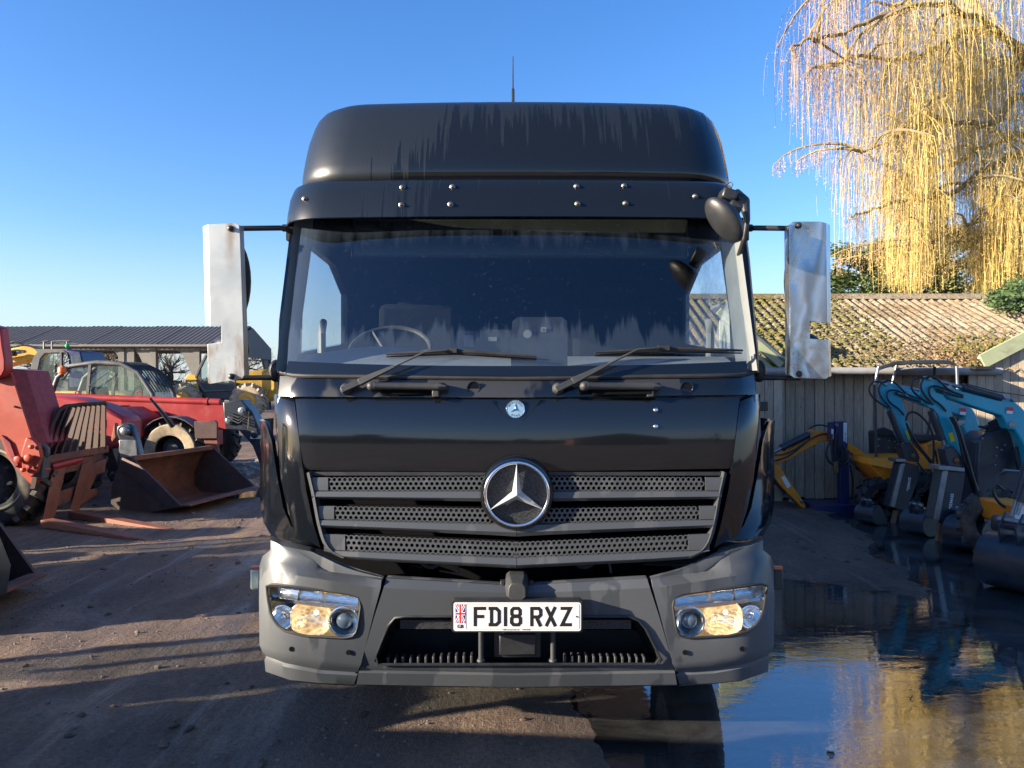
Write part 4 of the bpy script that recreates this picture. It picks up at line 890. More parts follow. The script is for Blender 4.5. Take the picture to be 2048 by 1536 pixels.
# loose stones and mud crumbs
m = MB(); rnd = random.Random(12)
for i in range(420):          # mud clods thrown up by tyres, and straw-like bits along the shore
    x = rnd.uniform(-5.5, 3.6); y = rnd.uniform(3.0, 10.5)
    if abs(noise.noise((x * .9, y * .5, 4))) < .12: continue
    if x > .2 and dpoly(x, y, PUD) > -.05: continue
    r = rnd.uniform(.010, .028); n0 = len(m.v); m.ball((x, y, gz(x, y) + r * .15), (r * rnd.uniform(.8, 1.8), r * rnd.uniform(.7, 1.2), r * .5), 7, 4, Matrix.Rotation(rnd.uniform(0, 3), 3, 'Z'))
    for v in m.v[n0:]: v += Vector((rnd.gauss(0, r * .12), rnd.gauss(0, r * .12), rnd.gauss(0, r * .08)))
for i in range(260):
    j = rnd.randrange(3, 12); a, b_ = PUD[j], PUD[j + 1]; t = rnd.random(); q = Vector((lerp(a[0], b_[0], t) + rnd.gauss(0, .09), lerp(a[1], b_[1], t) + rnd.gauss(0, .09), .002)); an = rnd.uniform(0, 6.3); m.beam(q, q + Vector((math.cos(an), math.sin(an), 0)) * rnd.uniform(.02, .08), .003, .003)
tag(m.build('mud_clods', pbr('brown_mud_clods', (.10, .068, .048), .9, var=.5, vs=18, bmp=.5), fix=False), kind='stuff', label='mud clods and straw bits on the yard and along the puddle edge')
m = MB(); rnd = random.Random(3)
for i in range(3200):
    x = rnd.uniform(-6, 4.2); y = rnd.uniform(2.8, 11)
    if x > .3 and dpoly(x, y, PUD) > -.1: continue
    r = rnd.uniform(.003, .012) * (2.2 if rnd.random() < .03 else 1); n0 = len(m.v)
    m.ball((x, y, gz(x, y) + r * .3), (r, r * rnd.uniform(.7, 1.2), r * .6), 6, 3)
tag(m.build('loose_stones', pbr('stone_crumbs', (.17, .14, .12), .85, var=.5, vs=30), fix=False), kind='stuff', label='loose grit and mud crumbs on the yard')
m = MB()
for i in range(260):
    x = rnd.uniform(-6.3, -2.4); y = rnd.uniform(11.5, 16); r = rnd.uniform(.03, .10)
    m.ball((x, y, gz(x, y)), (r, r, r * .6), 7, 4)
tag(m.build('rubble', pbr('pale_rubble', (.33, .29, .24), .9, var=.4, vs=10, bmp=.5), fix=False), kind='stuff', label='pale churned mud and rubble beyond the rusty bucket')
m = MB(); c = P(1661, 1497, 3.38); c.z = 0
m.ball(c, (.02, .016, .012), 8, 5); m.box(c + Vector((.005, 0, .012)), (.014, .01, .016), rz=.4); m.tube([c, c + Vector((-.008, 0, .03))], .0015, 4)
tag(m.build('floating_litter', pbr('white_litter', (.5, .5, .48), .6)), 'tiny white scrap of litter floating in the puddle', 'litter')
# ================================================================ right-hand side
wood = []
for i, (c, d) in enumerate((((.54, .43, .31), (.27, .20, .135)), ((.50, .40, .29), (.24, .18, .125)), ((.60, .49, .35), (.33, .25, .17)), ((.45, .36, .27), (.21, .16, .115)))):
    m_, nt, b = newmat('weathered_board'); v = coords(nt, (9, 9, .55)); g1 = tex(nt, v, 6 + i, 8, .72, 1.2); v2 = coords(nt, (1, 1, .5)); k1 = nt.nodes.new('ShaderNodeTexVoronoi'); k1.inputs['Scale'].default_value = 5.3 + i * .4
    L(nt, v2, k1.inputs['Vector']); kn = ramp(nt, k1.outputs[0], (.03, 1), (.09, 0))
    cc = mixc(nt, ramp(nt, g1, (.35, 0), (.68, 1)), d, c); cc = mixc(nt, maths(nt, 'MULTIPLY', kn, .8), cc, (.05, .038, .03)); L(nt, cc, b.inputs['Base Color']); b.inputs['Roughness'].default_value = .85
    L(nt, bump(nt, g1, .5, .006), b.inputs['Normal']); wood.append(m_)
sunwood = wood
M['grn'] = pbr('pale_green_fascia', (.30, .34, .20), .6, var=.12, vs=3, dirt=(.2, .2, .14))
M['pvc'] = pbr('grey_plastic_pipe', (.30, .30, .29), .5, var=.15, vs=4, dirt=(.2, .19, .16))
rm, nt, b = newmat('mossy_corrugated_roof'); v = coords(nt)
sx = nt.nodes.new('ShaderNodeSeparateXYZ'); L(nt, v, sx.inputs[0])
n1 = tex(nt, v, 1.3, 7, .7, .5); n2 = tex(nt, v, 9, 6, .75); n3 = tex(nt, coords(nt, (1, .5, 1)), 26, 5, .7)
c = mixc(nt, ramp(nt, n2, (.35, 0), (.65, 1)), (.19, .15, .10), (.36, .30, .21))
mr = nt.nodes.new('ShaderNodeMapRange'); mr.inputs[1].default_value = 7.2; mr.inputs[2].default_value = 4.0; L(nt, sx.outputs[0], mr.inputs[0])
moss = ramp(nt, maths(nt, 'ADD', maths(nt, 'MULTIPLY', mr.outputs[0], .16), maths(nt, 'ADD', maths(nt, 'MULTIPLY', n1, .4), maths(nt, 'MULTIPLY', n3, .6))), (.60, 0), (.66, 1))
c = mixc(nt, moss, c, mixc(nt, n3, (.08, .07, .015), (.19, .17, .04)))
deb = ramp(nt, maths(nt, 'ADD', maths(nt, 'MULTIPLY', n1, .55), maths(nt, 'MULTIPLY', n2, .5)), (.55, 0), (.60, 1)); c = mixc(nt, maths(nt, 'MULTIPLY', deb, .8), c, mixc(nt, n3, (.13, .085, .05), (.34, .24, .13)))
L(nt, c, b.inputs['Base Color']); b.inputs['Roughness'].default_value = .95; L(nt, bump(nt, maths(nt, 'ADD', n3, maths(nt, 'MULTIPLY', moss, .6)), 1.0, .03), b.inputs['Normal'])
YE, ZE, YR, ZR = 10.25, 1.80, 13.3, 3.085
shed = thing('timber_shed', 'long weathered timber shed with a mossy corrugated roof behind the mini excavators', 'shed', (6, 10.5, 0))
x = 3.05; i = 0; rnd = random.Random(5)
while x < 6.35:
    w_ = .133; m = MB(); m.bx(x + .004, x + w_ - .004, 10.46 + rnd.uniform(0, .006), 10.49, .04 + rnd.uniform(0, .03), 1.80); o = m.build('board', wood[rnd.randrange(4)], shed, smooth=False, bevel=.003, seg=1)
    x += w_
MB().bx(3.0, 6.4, 10.50, 10.56, .0, 1.85).build('wall_backing', M['dark'], shed)
MB().bx(3.0, 12.4, 10.56, 16.2, .0, 1.75).build('inner_wall', wood[1], shed)
m = MB(); m.tube([(3.0, 10.15, 1.775), (6.45, 10.15, 1.765)], .05, 12); m.build('gutter', M['pvc'], shed)
m = MB(); m.tube([(3.62, 10.17, 1.74), (3.62, 10.41, 1.66), (3.62, 10.41, .05)], .045, 12); m.tube([(3.62, 10.41, 1.3), (3.62, 10.41, 1.36)], .052, 12); m.build('downpipe', M['pvc'], shed)
# roof: sheets about a metre wide, lapped
pit = .146
def sheet(x0, x1, t0, t1, lift, hb=.0):
    rows = []
    n = int((x1 - x0) / pit * 8)
    for t in (t0, lerp(t0, t1, .33), lerp(t0, t1, .66), t1):
        y = lerp(YE, YR, t); z = lerp(ZE, ZR, t) + lift; rows.append([Vector((lerp(x0, x1, k / n), y, z + .026 * math.cos(2 * math.pi * lerp(x0, x1, k / n) / pit))) for k in range(n + 1)])
    return MB().shell(rows, (0, .002, -.007))
x = 2.6; i = 0
while x < 12.2:
    for j, (t0, t1) in enumerate(((-.02, .52), (.50, 1.0))):
        sheet(x, x + pit * 7, t0, t1, .012 * (j == 1) + .008 * (i % 2)).build('roof_sheet', rm, shed, ang=70)
    x += pit * 7; i += 1
m = MB(); m.shell([[Vector((xx, y, z)) for xx in (2.6, 5, 8, 12.3)] for y, z in ((YR - .18, ZR - .02), (YR - .06, ZR + .07), (YR + .06, ZR + .07), (YR + .2, ZR - .02))], (0, 0, -.015)); m.build('ridge_cap', rm, shed)
m = MB(); m.grid([[Vector((xx, y, z)) for xx in (2.6, 12.3)] for y, z in ((YR, ZR), (16.4, ZE))]); m.build('rear_roof_slope', rm, shed)
tw = MB()
for i in range(1500):
    xx = rnd.uniform(4.4, 9.6) if rnd.random() < .7 else rnd.gauss(7.0, .6); t = rnd.random() if rnd.random() < .6 else abs(rnd.gauss(0, .22)); 
    if xx > 7: t = min(t, .9)
    if t > 1: continue
    a = rnd.uniform(0, 6.28); l = rnd.uniform(.03, .22); q = Vector((xx, lerp(YE, YR, t), lerp(ZE, ZR, t) + .035)); d = Vector((math.cos(a), math.sin(a) * .9, math.sin(a) * .9 * .42 + rnd.uniform(0, .15)))
    tw.beam(q, q + d * l, .004, .004)
for i in range(1600):
    xx = rnd.gauss(6.35, .55); t = abs(rnd.gauss(.05, .13)); q = Vector((xx, lerp(YE, YR, t), lerp(ZE, ZR, t) + rnd.uniform(.02, .09))); s_ = rnd.uniform(.012, .035)
    a = Vector((rnd.uniform(-1, 1), rnd.uniform(-1, 1), rnd.uniform(-1, 1))); b_ = a.cross(Vector((.3, .5, 1))).normalized() * s_; a = a.normalized() * s_
    tw.add([q - a, q - b_ * .5, q + a, q + b_ * .5], [(0, 1, 2, 3)])
tag(tw.build('roof_debris', pbr('dead_leaves_and_twigs', (.27, .18, .09), .9, var=.5, vs=20), fix=False, smooth=False), kind='stuff', label='dead leaves and willow twigs lying on the shed roof')
mo = MB()
for i in range(1500):
    xx = rnd.uniform(3.3, 5.6); xx = round(xx / pit) * pit + rnd.gauss(0, .02); t = rnd.random(); q = Vector((xx, lerp(YE, YR, t), lerp(ZE, ZR, t) + .045)); r = rnd.uniform(.008, .024)
    mo.ball(q, (r * 1.2, r * 1.6, r * .7), 5, 3)
for i in range(700):
    xx = rnd.gauss(6.9, .35); t = abs(rnd.gauss(.1, .12)); q = Vector((xx, lerp(YE, YR, t), lerp(ZE, ZR, t) + .05)); r = rnd.uniform(.01, .03); mo.ball(q, (r * 1.2, r * 1.2, r), 5, 3)
tag(mo.build('roof_moss', pbr('moss', (.115, .11, .025), .95, var=.5, vs=14, bmp=.6, bs=120), fix=False), kind='stuff', label='yellow-green moss tufts along the corrugations of the shed roof')
# right gabled shed
gs = thing('gabled_shed', 'sunlit board-clad shed with pale green bargeboard at the right edge', 'shed', (8, 10.2, 0))
Yw = 10.2; x = 6.05
def rake(px): return lerp(737, 697, (px - 1966) / 82.0)
while x < 9.6:
    px = 1024 + (x + .055) / Yw * F; top = P(px, rake(px), Yw).z if px > 1966 else 1.78
    MB().bx(x + .003, x + .109, Yw + rnd.uniform(0, .006), Yw + .03, .04, top + .05).build('board', wood[(2, 0, 2, 1)[rnd.randrange(4)]], gs, smooth=False, bevel=.003, seg=1); x += .112
MB().bx(6.04, 9.7, Yw + .035, Yw + .08, 0, 1.7).build('wall_backing', M['dark'], gs)
m = MB(); a = P(1966, 722, Yw - .06); b_ = P(2160, 622, Yw - .06); m.beam(a + (a - b_) * .01, b_, .035, .19, up=Vector((0, 0, 1))); m.build('bargeboard', M['grn'], gs, bevel=.004)
m = MB(); m.add([P(1966, 712, Yw - .06), P(2160, 612, Yw - .06), P(2160, 612, Yw - .06) + Vector((0, .12, 0)), P(1966, 712, Yw - .06) + Vector((0, .12, 0))], [(0, 1, 2, 3)]); m.prism([P(1966, 712, Yw - .06), P(2160, 612, Yw - .06), P(2160, 618, Yw - .06), P(1966, 718, Yw - .06)], Vector((0, .12, 0))); m.build('roof', M['pvc'], gs)
m = MB(); m.bx(6.02, 6.28, 10.0, 10.5, 1.79, 1.83); m.build('flat_roof_edge', M['rub'], gs)
# left green-trimmed shed seen between cab and mirror
g2 = thing('green_trimmed_shed', 'small shed corner with pale green fascia showing between the lorry and its mirror guard', 'shed', (3.2, 10, 0))
m = MB(); a = P(1440, 618, 10.1); b_ = P(1566, 727, 10.1); m.beam(a, b_, .05, .15); m.build('bargeboard', M['grn'], g2, bevel=.004)
m = MB(); m.prism([P(1440, 640, 10.14), P(1548, 736, 10.14), P(1440, 736, 10.14)], Vector((0, .04, 0))); m.build('gable_panel', M['grn'], g2)
m = MB(); m.prism([P(1440, 606, 10.05), P(1572, 720, 10.05), P(1572, 726, 10.05), P(1440, 612, 10.05)], Vector((0, .5, 0))); m.build('roof_edge', pbr('grey_felt', (.10, .11, .12), .7), g2)
for i in range(7): MB().bx(2.75 + i * .12, 2.862 + i * .12, 10.2, 10.23, .05, 1.8).build('board', wood[i % 4], g2, smooth=False)
# ---------------------------------------------------------------- machines
M['teal'] = pbr('teal_machine_paint', (.02, .34, .44), .32, var=.12, vs=3, bmp=.02, coat=.3, dirt=(.08, .14, .15), dirt_lo=.62, dirt_hi=.8)
M['org'] = pbr('orange_machine_paint', (.80, .26, .014), .4, var=.12, vs=4, bmp=.04, dirt=(.3, .16, .05), dirt_lo=.55, dirt_hi=.75)
M['mblk'] = pbr('machine_black', (.026, .031, .040), .33, var=.3, vs=6, dirt=(.07, .065, .06), dirt_lo=.6, dirt_hi=.8)
M['navy'] = pbr('navy_paint', (.018, .025, .09), .4, var=.2)
M['steel'] = pbr('bare_steel', (.24, .26, .28), .36, .8, var=.2, vs=10)
M['hose'] = pbr('hydraulic_hose', (.02, .02, .021), .45, var=.3, vs=20)
M['yel'] = pbr('warning_yellow', (.75, .62, .02), .5, var=.05, bmp=0)
M['stkw'] = pbr('sticker_white', (.7, .7, .68), .5, var=.05, bmp=0)
M['stkr'] = pbr('sticker_red', (.6, .03, .03), .5, var=.05, bmp=0)
def disc(mt, parent, px, py, Y, r, name='pin', th=.03):
    m = MB(); m.lathe(P(px, py, Y), (0, -1, 0), [(-th, r), (th * .6, r), (th * .8, r * .7)], 12); m.build(name, mt, parent)
def hose(parent, pts, Y, r=.011, name='hose'):
    q = [P(p[0], p[1], p[2] if len(p) > 2 else Y) for p in pts]
    # smooth
    for _ in range(2):
        s_ = [q[0]]
        for a, b in zip(q, q[1:]): s_ += [lerp(a, b, .25), lerp(a, b, .75)]
        q = s_ + [q[-1]]
    MB().tube(q, r, 6).build(name, M['hose'], parent)
def cyl(parent, a, b, Ya, Yb, r, k=.55, name='hydraulic_ram'):
    A = P(*a, Ya); B = P(*b, Yb); m = MB(); m.tube([A, lerp(A, B, k)], r, 12); o = m.build(name, M['mblk'], parent, ang=50)
    MB().tube([lerp(A, B, k * .95), B], r * .5, 10).build('ram_rod', M['steel'], o)
    m = MB(); m.tube([lerp(A, B, k), lerp(A, B, k * .93)], r * 1.15, 12); m.build('ram_collar', M['mblk'], o)
def plate(parent, pts, Y, th, mt, name, bevel=.008, label=None):
    return MB().slab(pts, Y, th).build(name, mt, parent, bevel=bevel, label=label, fix=True)
# teal excavator with breaker, two of them
def teal(stick, boom, Y, parts, label, tracks_at):
    t = thing('mini_excavator', label, 'mini excavator', (tracks_at[0], tracks_at[1], 0), 'teal mini excavators with breakers')
    plate(t, stick, Y, .03, M['teal'], 'stick_side'); 
    # box-section core of stick set in from both side plates
    plate(t, stick, Y + .12, .03, M['teal'], 'stick_side')
    cx = sum(p[0] for p in stick) / len(stick); cy = sum(p[1] for p in stick) / len(stick)
    plate(t, [(cx + (x - cx) * .86, cy + (y - cy) * .95) for x, y in stick], Y + .03, .09, M['teal'], 'stick_core')
    plate(t, boom, Y + .01, .14, M['teal'], 'boom', .014)
    return t
st1 = [(1763, 763), (1758, 770), (1757, 782), (1762, 803), (1772, 815), (1782, 822), (1794, 846), (1803, 868), (1812, 882), (1824, 884), (1824, 868), (1818, 848), (1812, 826), (1804, 800), (1797, 788), (1786, 780), (1780, 766), (1772, 760)]
bo1 = [(1772, 764), (1786, 768), (1828, 780), (1862, 792), (1900, 800), (1931, 809), (1945, 817), (1954, 832), (1959, 850), (1966, 890), (1976, 944), (1972, 953), (1958, 950), (1951, 920), (1943, 890), (1934, 868), (1924, 852), (1930, 842), (1930, 834), (1904, 826), (1862, 815), (1828, 802), (1800, 792), (1784, 786)]
Y1 = 8.95
e1 = teal(st1, bo1, Y1, None, 'teal mini excavator with raised roof canopy, the farther of the two with breakers', (6.2, 9.4))
st2 = [(1845, 755), (1842, 765), (1841, 790), (1848, 800), (1856, 814), (1866, 818), (1876, 830), (1891, 876), (1902, 893), (1915, 913), (1926, 910), (1925, 894), (1915, 862), (1905, 830), (1898, 805), (1886, 788), (1873, 784), (1868, 776), (1868, 763), (1862, 754), (1853, 752)]
bo2 = [(1862, 756), (1880, 764), (1921, 780), (1960, 791), (1996, 800), (2004, 790), (2014, 789), (2024, 800), (2041, 812), (2060, 832), (2075, 870), (2080, 930), (2060, 950), (2052, 900), (2043, 880), (2030, 860), (2016, 858), (2012, 846), (2004, 832), (1952, 815), (1900, 797), (1878, 784), (1868, 776)]
Y2 = 7.95
e2 = teal(st2, bo2, Y2, None, 'teal mini excavator nearer the camera, boom running off the right edge', (7.0, 8.3))
for e, Y, dx, sc in ((e1, Y1, 0, 0), (e2, Y2, 0, 1)):
    S_ = (lambda pts, a=sc: [(p[0], p[1]) for p in pts])
cyl(e1, (1779, 822), (1808, 895), Y1 - .02, Y1 - .02, .035, .85, 'bucket_ram'); cyl(e2, (1862, 822), (1888, 890), Y2 - .02, Y2 - .02, .036, .85, 'bucket_ram')
cyl(e2, (2002, 796), (1876, 762), Y2 + .02, Y2 + .02, .038, .62, 'stick_ram'); cyl(e1, (1890, 791), (1778, 768), Y1 + .04, Y1 + .04, .034, .4, 'stick_ram')
MB().tube([P(1932, 768, Y2), P(1990, 783, Y2), P(2048, 791, Y2), P(2100, 802, Y2)], .007, 6).build('pipe', M['hose'], e2)
for e, Y, pins in ((e1, Y1 - .01, ((1771, 768), (1798, 788), (1811, 888), (1971, 948))), (e2, Y2 - .01, ((1858, 757), (1887, 784), (1897, 894), (2010, 795), (2027, 800)))):
    for px, py in pins: disc(M['steel'], e, px, py, Y, .020)
for e, Y, q in ((e1, Y1 - .012, (1921, 846)), (e2, Y2 - .012, (2025, 849))):
    m = MB(); m.slab([(q[0] - 7, q[1] - 2), (q[0] - 2, q[1] - 6), (q[0] + 9, q[1] - 5), (q[0] + 9, q[1]), (q[0] - 1, q[1] + 6), (q[0] - 7, q[1] + 4)], Y, .012); m.build('pin_plate', M['steel'], e, bevel=.003)
for e, Y, (x0, y0) in ((e1, Y1 - .004, (1921, 816)), (e2, Y2 - .004, (2014, 814))):
    w_ = 12 if e is e1 else 13
    MB().slab([(x0, y0), (x0 + w_, y0 + 1), (x0 + w_ - 1, y0 + 8), (x0 - .7, y0 + 7)], Y, .002).build('warning_sticker', M['stkr'], e); MB().slab([(x0 - .7, y0 + 7.2), (x0 + w_ - 1, y0 + 8.2), (x0 + w_ - 2, y0 + 14), (x0 - 1.2, y0 + 13)], Y, .002).build('warning_sticker', M['stkw'], e)
for e, Y, pts in ((e1, Y1 - .004, [(1810, 862), (1816, 860), (1822, 877), (1817, 880)]), (e2, Y2 - .004, [(1897, 866), (1905, 864), (1911, 882), (1902, 884)])):
    MB().slab(pts, Y, .002).build('warning_sticker', M['yel'], e)
for dx in (0, 84):
    e, Y = (e1, Y1 - .03) if not dx else (e2, Y2 - .03); dy = -8 if dx else 0
    for a in ([(1763, 764), (1745, 763), (1737, 776), (1742, 792), (1762, 808), (1776, 815)], [(1775, 762), (1762, 764), (1756, 782), (1766, 800), (1778, 812), (1782, 818)], [(1808, 830), (1796, 816), (1780, 806), (1773, 793), (1775, 782), (1788, 779), (1805, 786)], [(1772, 760), (1785, 762), (1800, 774), (1812, 788), (1842, 799)], [(1790, 786), (1812, 795), (1842, 803)]):
        hose(e, [(x + dx, y + dy) for x, y in a], Y)
    m = MB(); m.box(P(1814 + dx, 788 + dy - (0 if not dx else 5), Y + .01), (.05, .03, .05), ry=-.4); m.build('hose_clamp', M['steel'], e, bevel=.004)
# hammer hoses
for a in ([(1812, 842), (1814, 828), (1828, 822), (1850, 838), (1866, 866), (1868, 900), (1866, 930), (1872, 940), (1876, 930), (1870, 900)], [(1813, 846), (1820, 870), (1830, 890), (1850, 910), (1868, 935), (1876, 945), (1866, 952), (1850, 945), (1835, 925)], [(1814, 850), (1830, 880), (1848, 905), (1866, 925)], [(1868, 945), (1864, 968), (1850, 982), (1834, 985)], [(1862, 945), (1858, 965), (1846, 978), (1832, 984)]):
    hose(e1, a, Y1 - .08, .013, 'breaker_hose')
rr = random.Random(8)
for i in range(7):
    j = rr.uniform(-3, 3); a = [(1903 + j, 834), (1914 + j, 850 + i), (1922 + j, 880), (1930 + j * 2, 915), (1936 + i * 1.5, 950), (1944 + i * 2, 975 + i * 2), (1955 + j, 992 + i), (1960 - i, 985), (1950 - i, 960), (1942 - i, 930), (1930 - i, 925)]
    hose(e2, a[:7 + i % 5], Y2 - .06 - .012 * i, .013, 'breaker_hose')
# breakers (hang from the excavators: parts of each)
def breaker(e, Y, top, strip, box_, bit, wordpos, wsize, ext):
    plate(e, box_, Y, .16, M['mblk'], 'breaker_housing', .01); plate(e, strip, Y - .02, .05, M['steel'], 'breaker_side_plate', .006)
    plate(e, top, Y - .03, .20, M['steel'], 'breaker_top_plate', .006); plate(e, bit, Y + .06, .05, pbr('rusty_chisel', (.20, .11, .06), .6, .3), 'chisel', .004)
    a = P(*wordpos[0], Y - .004); b_ = P(*wordpos[1], Y - .004)
    text('breaker_lettering', '*SEMASS', a, (b_ - a), Vector((0, 1, 0)).cross(b_ - a) * -1, wsize, M['stkw'], e, .02)
breaker(e1, Y1 - .10, [(1793, 917), (1812, 918), (1812, 925), (1793, 924)], [(1803, 927), (1811, 927), (1790, 1015), (1781, 1013)], [(1812, 925), (1840, 931), (1838, 960), (1828, 985), (1813, 1024), (1779, 1014), (1800, 926)], [(1790, 1020), (1797, 1021), (1788, 1062), (1781, 1062)], ((1818, 982), (1824, 942)), .042, 0)
breaker(e2, Y2 - .12, [(1878, 931), (1900, 932), (1930, 936), (1930, 944), (1878, 940)], [(1887, 941), (1897, 941), (1879, 1042), (1869, 1039)], [(1897, 941), (1931, 944), (1928, 975), (1914, 1049), (1866, 1038), (1884, 940)], [(1879, 1047), (1888, 1048), (1880, 1098), (1872, 1097)], ((1903, 1018), (1909, 978)), .042, 0)
for e, Y, bx in ((e1, Y1 - .06, (1803, 890, 1840, 925)), (e2, Y2 - .08, (1890, 898, 1926, 936))):
    x0, y0, x1, y1 = bx; plate(e, [(x0, y0), (x0 + 18, y0 - 6), (x1 - 5, y0 + 12), (x1, y1 - 10), (x1 - 2, y1), (x0 + 8, y1 - 4), (x0 + 4, y0 + 22)], Y, .15, M['mblk'], 'quick_hitch', .008)
    disc(pbr('rusty_pin', (.2, .09, .04), .6, .4), e, (x0 + x1) / 2 + 4, (y0 + y1) / 2 + 4, Y, .028)
# bodies, tracks
def ubody(e, cx, cy, face=1):
    m = MB(); m.bx(cx - .35, cx + .75, cy - .38, cy + .38, .42, .95); m.build('house', M['mblk'], e, bevel=.05)
    m = MB(); m.bx(cx + .15, cx + .75, cy - .36, cy + .36, .95, 1.12); m.build('engine_cover', M['mblk'], e, bevel=.06)
    for s_ in (-1, 1):
        t = MB(); pr = [(cx + .55 * a + math.cos(b_) * .17, cy + s_ * .38, .18 + math.sin(b_) * .17) for a, b_ in [(1, R(-90 + 18 * k)) for k in range(11)] + [(-1, R(90 + 18 * k)) for k in range(11)]]
        t.prism([Vector(p) + Vector((0, -.09, 0)) for p in pr], Vector((0, .18, 0))); t.build('rubber_track', M['rub'], e, bevel=.01)
    m = MB(); m.box((cx - .95, cy, .22), (.06, 1.0, .28), ry=.15); m.box((cx - .6, cy, .2), (.6, .1, .08)); m.build('dozer_blade', M['mblk'], e, bevel=.01)
ubody(e1, 6.15, 9.35); ubody(e2, 7.25, 8.45)
plate(e2, [(2008, 850), (2022, 856), (2035, 900), (2048, 1010), (1950, 1010), (1951, 960), (1956, 880), (1975, 865), (2000, 862)], Y2 + .25, .35, M['mblk'], 'swing_post', .03)
for px, py in ((1965, 877), (1993, 895), (2003, 900), (1990, 930), (2006, 943), (1992, 912), (2010, 890)): disc(M['steel'], e2, px, py, Y2 + .24, .010, 'bolt', .01)
for i in range(5): MB().tube([P(1970 + i * 2, 872 - i * 6, Y2 + .3), P(1985 + i * 2, 864 - i * 6, Y2 + .3), P(2008, 872 - i * 5, Y2 + .35)], .022, 8).build('lever_gaiter', M['rub'], e2)
MB().tube([P(1958, 853, Y2 + .3), P(2003, 858, Y2 + .3)], .014, 8).build('hand_rail', M['mblk'], e2)
MB().tube([P(2007, 940, Y2 + .0), P(2048, 943, Y2)], .012, 8).build('lever', M['steel'], e2)
cyl(e2, (2040, 940), (2022, 862), Y2 + .15, Y2 + .15, .03, .6, 'boom_ram')
# canopy of the farther excavator
Yc = 9.8
m = MB(); m.shell([[P(x, y, yy) for x, y in ((1755, 734), (1772, 728), (1795, 722), (1850, 720), (1896, 720), (1908, 724), (1916, 732))] for yy in (Yc - .22, Yc, Yc + .22)], (0, 0, -.05)); m.build('canopy_roof', M['mblk'], e1, bevel=.01, ang=50)
for a, b_, y_ in (((1757, 733), (1749, 770), Yc - .3), ((1793, 730), (1784, 768), Yc + .3), ((1913, 732), (1915, 780), Yc - .3), ((1869, 733), (1870, 775), Yc + .3)):
    MB().tube([P(*a, y_), P(*b_, y_)], .018, 10).build('canopy_post', M['steel'] if a[0] < 1800 or a[0] > 1900 else M['mblk'], e1)
for a in ([(1749, 768), (1751, 820), (1752, 900), (1754, 930)], [(1870, 775), (1862, 830), (1855, 870)], [(1915, 780), (1917, 850), (1920, 930)]): MB().tube([P(x, y, Yc - .3) for x, y in a], .018, 8).build('canopy_post', M['mblk'], e1)
plate(e1, [(1752, 862), (1790, 862), (1800, 880), (1802, 925), (1755, 925)], Yc, .25, M['mblk'], 'seat_back', .03)
plate(e1, [(1756, 858), (1770, 855), (1788, 862), (1788, 872), (1756, 872)], Yc - .04, .06, M['rub'], 'seat_rail', .01)
for px, py in ((1755, 879), (1759, 878), (1778, 882), (1790, 883), (1756, 893), (1757, 892), (1777, 896), (1790, 896), (1779, 910), (1758, 908)): disc(M['steel'], e1, px, py, Yc - .01, .010, 'bolt', .01)
# orange mini excavator (arm only in view) behind
YO = 9.9
oe = thing('mini_excavator', 'orange mini excavator folded against the shed, arm bent over beside the blue post', 'mini excavator', (5.2, 9.9, 0))
plate(oe, [(1545, 917), (1575, 902), (1600, 886), (1615, 876), (1619, 864), (1628, 860), (1645, 862), (1664, 866), (1664, 872), (1670, 878), (1668, 888), (1658, 880), (1640, 885), (1611, 900), (1580, 918), (1560, 927), (1546, 928)], YO, .14, M['org'], 'boom', .01)
plate(oe, [(1544, 926), (1557, 928), (1575, 955), (1605, 1000), (1612, 1012), (1610, 1018), (1604, 1016), (1586, 997), (1560, 970), (1544, 950)], YO - .02, .12, M['org'], 'stick', .01)
plate(oe, [(1690, 880), (1700, 887), (1745, 915), (1739, 927), (1720, 918), (1694, 900)], YO, .16, M['org'], 'boom', .01)
MB().slab([(1562, 955), (1569, 951), (1582, 972), (1575, 977)], YO - .025, .004).build('warning_sticker', M['stkw'], oe)
cyl(oe, (1617, 869), (1545, 905), YO + .0, YO + .0, .045, .75, 'boom_ram'); cyl(oe, (1546, 955), (1588, 1006), YO + .05, YO + .05, .035, .6, 'bucket_ram')
cyl(oe, (1760, 965), (1695, 918), YO - .05, YO - .05, .04, .7, 'boom_ram')
for px, py in ((1622, 865), (1549, 925), (1581, 1002), (1603, 1003), (1743, 948), (1659, 872)): disc(M['steel'], oe, px, py, YO - .02, .020)
hose(oe, [(1545, 910), (1565, 910), (1590, 900), (1610, 885), (1640, 868), (1660, 868)], YO - .03); hose(oe, [(1548, 922), (1575, 915), (1600, 895), (1620, 878)], YO - .03); hose(oe, [(1618, 858), (1630, 850), (1650, 850), (1662, 858), (1668, 880)], YO - .04)
m = MB(); m.bx(5.0, 6.0, 9.75, 10.25, .4, .8); m.bx(4.9, 5.9, 9.7, 9.9, .05, .38); m.build('house', M['mblk'], oe, bevel=.05)
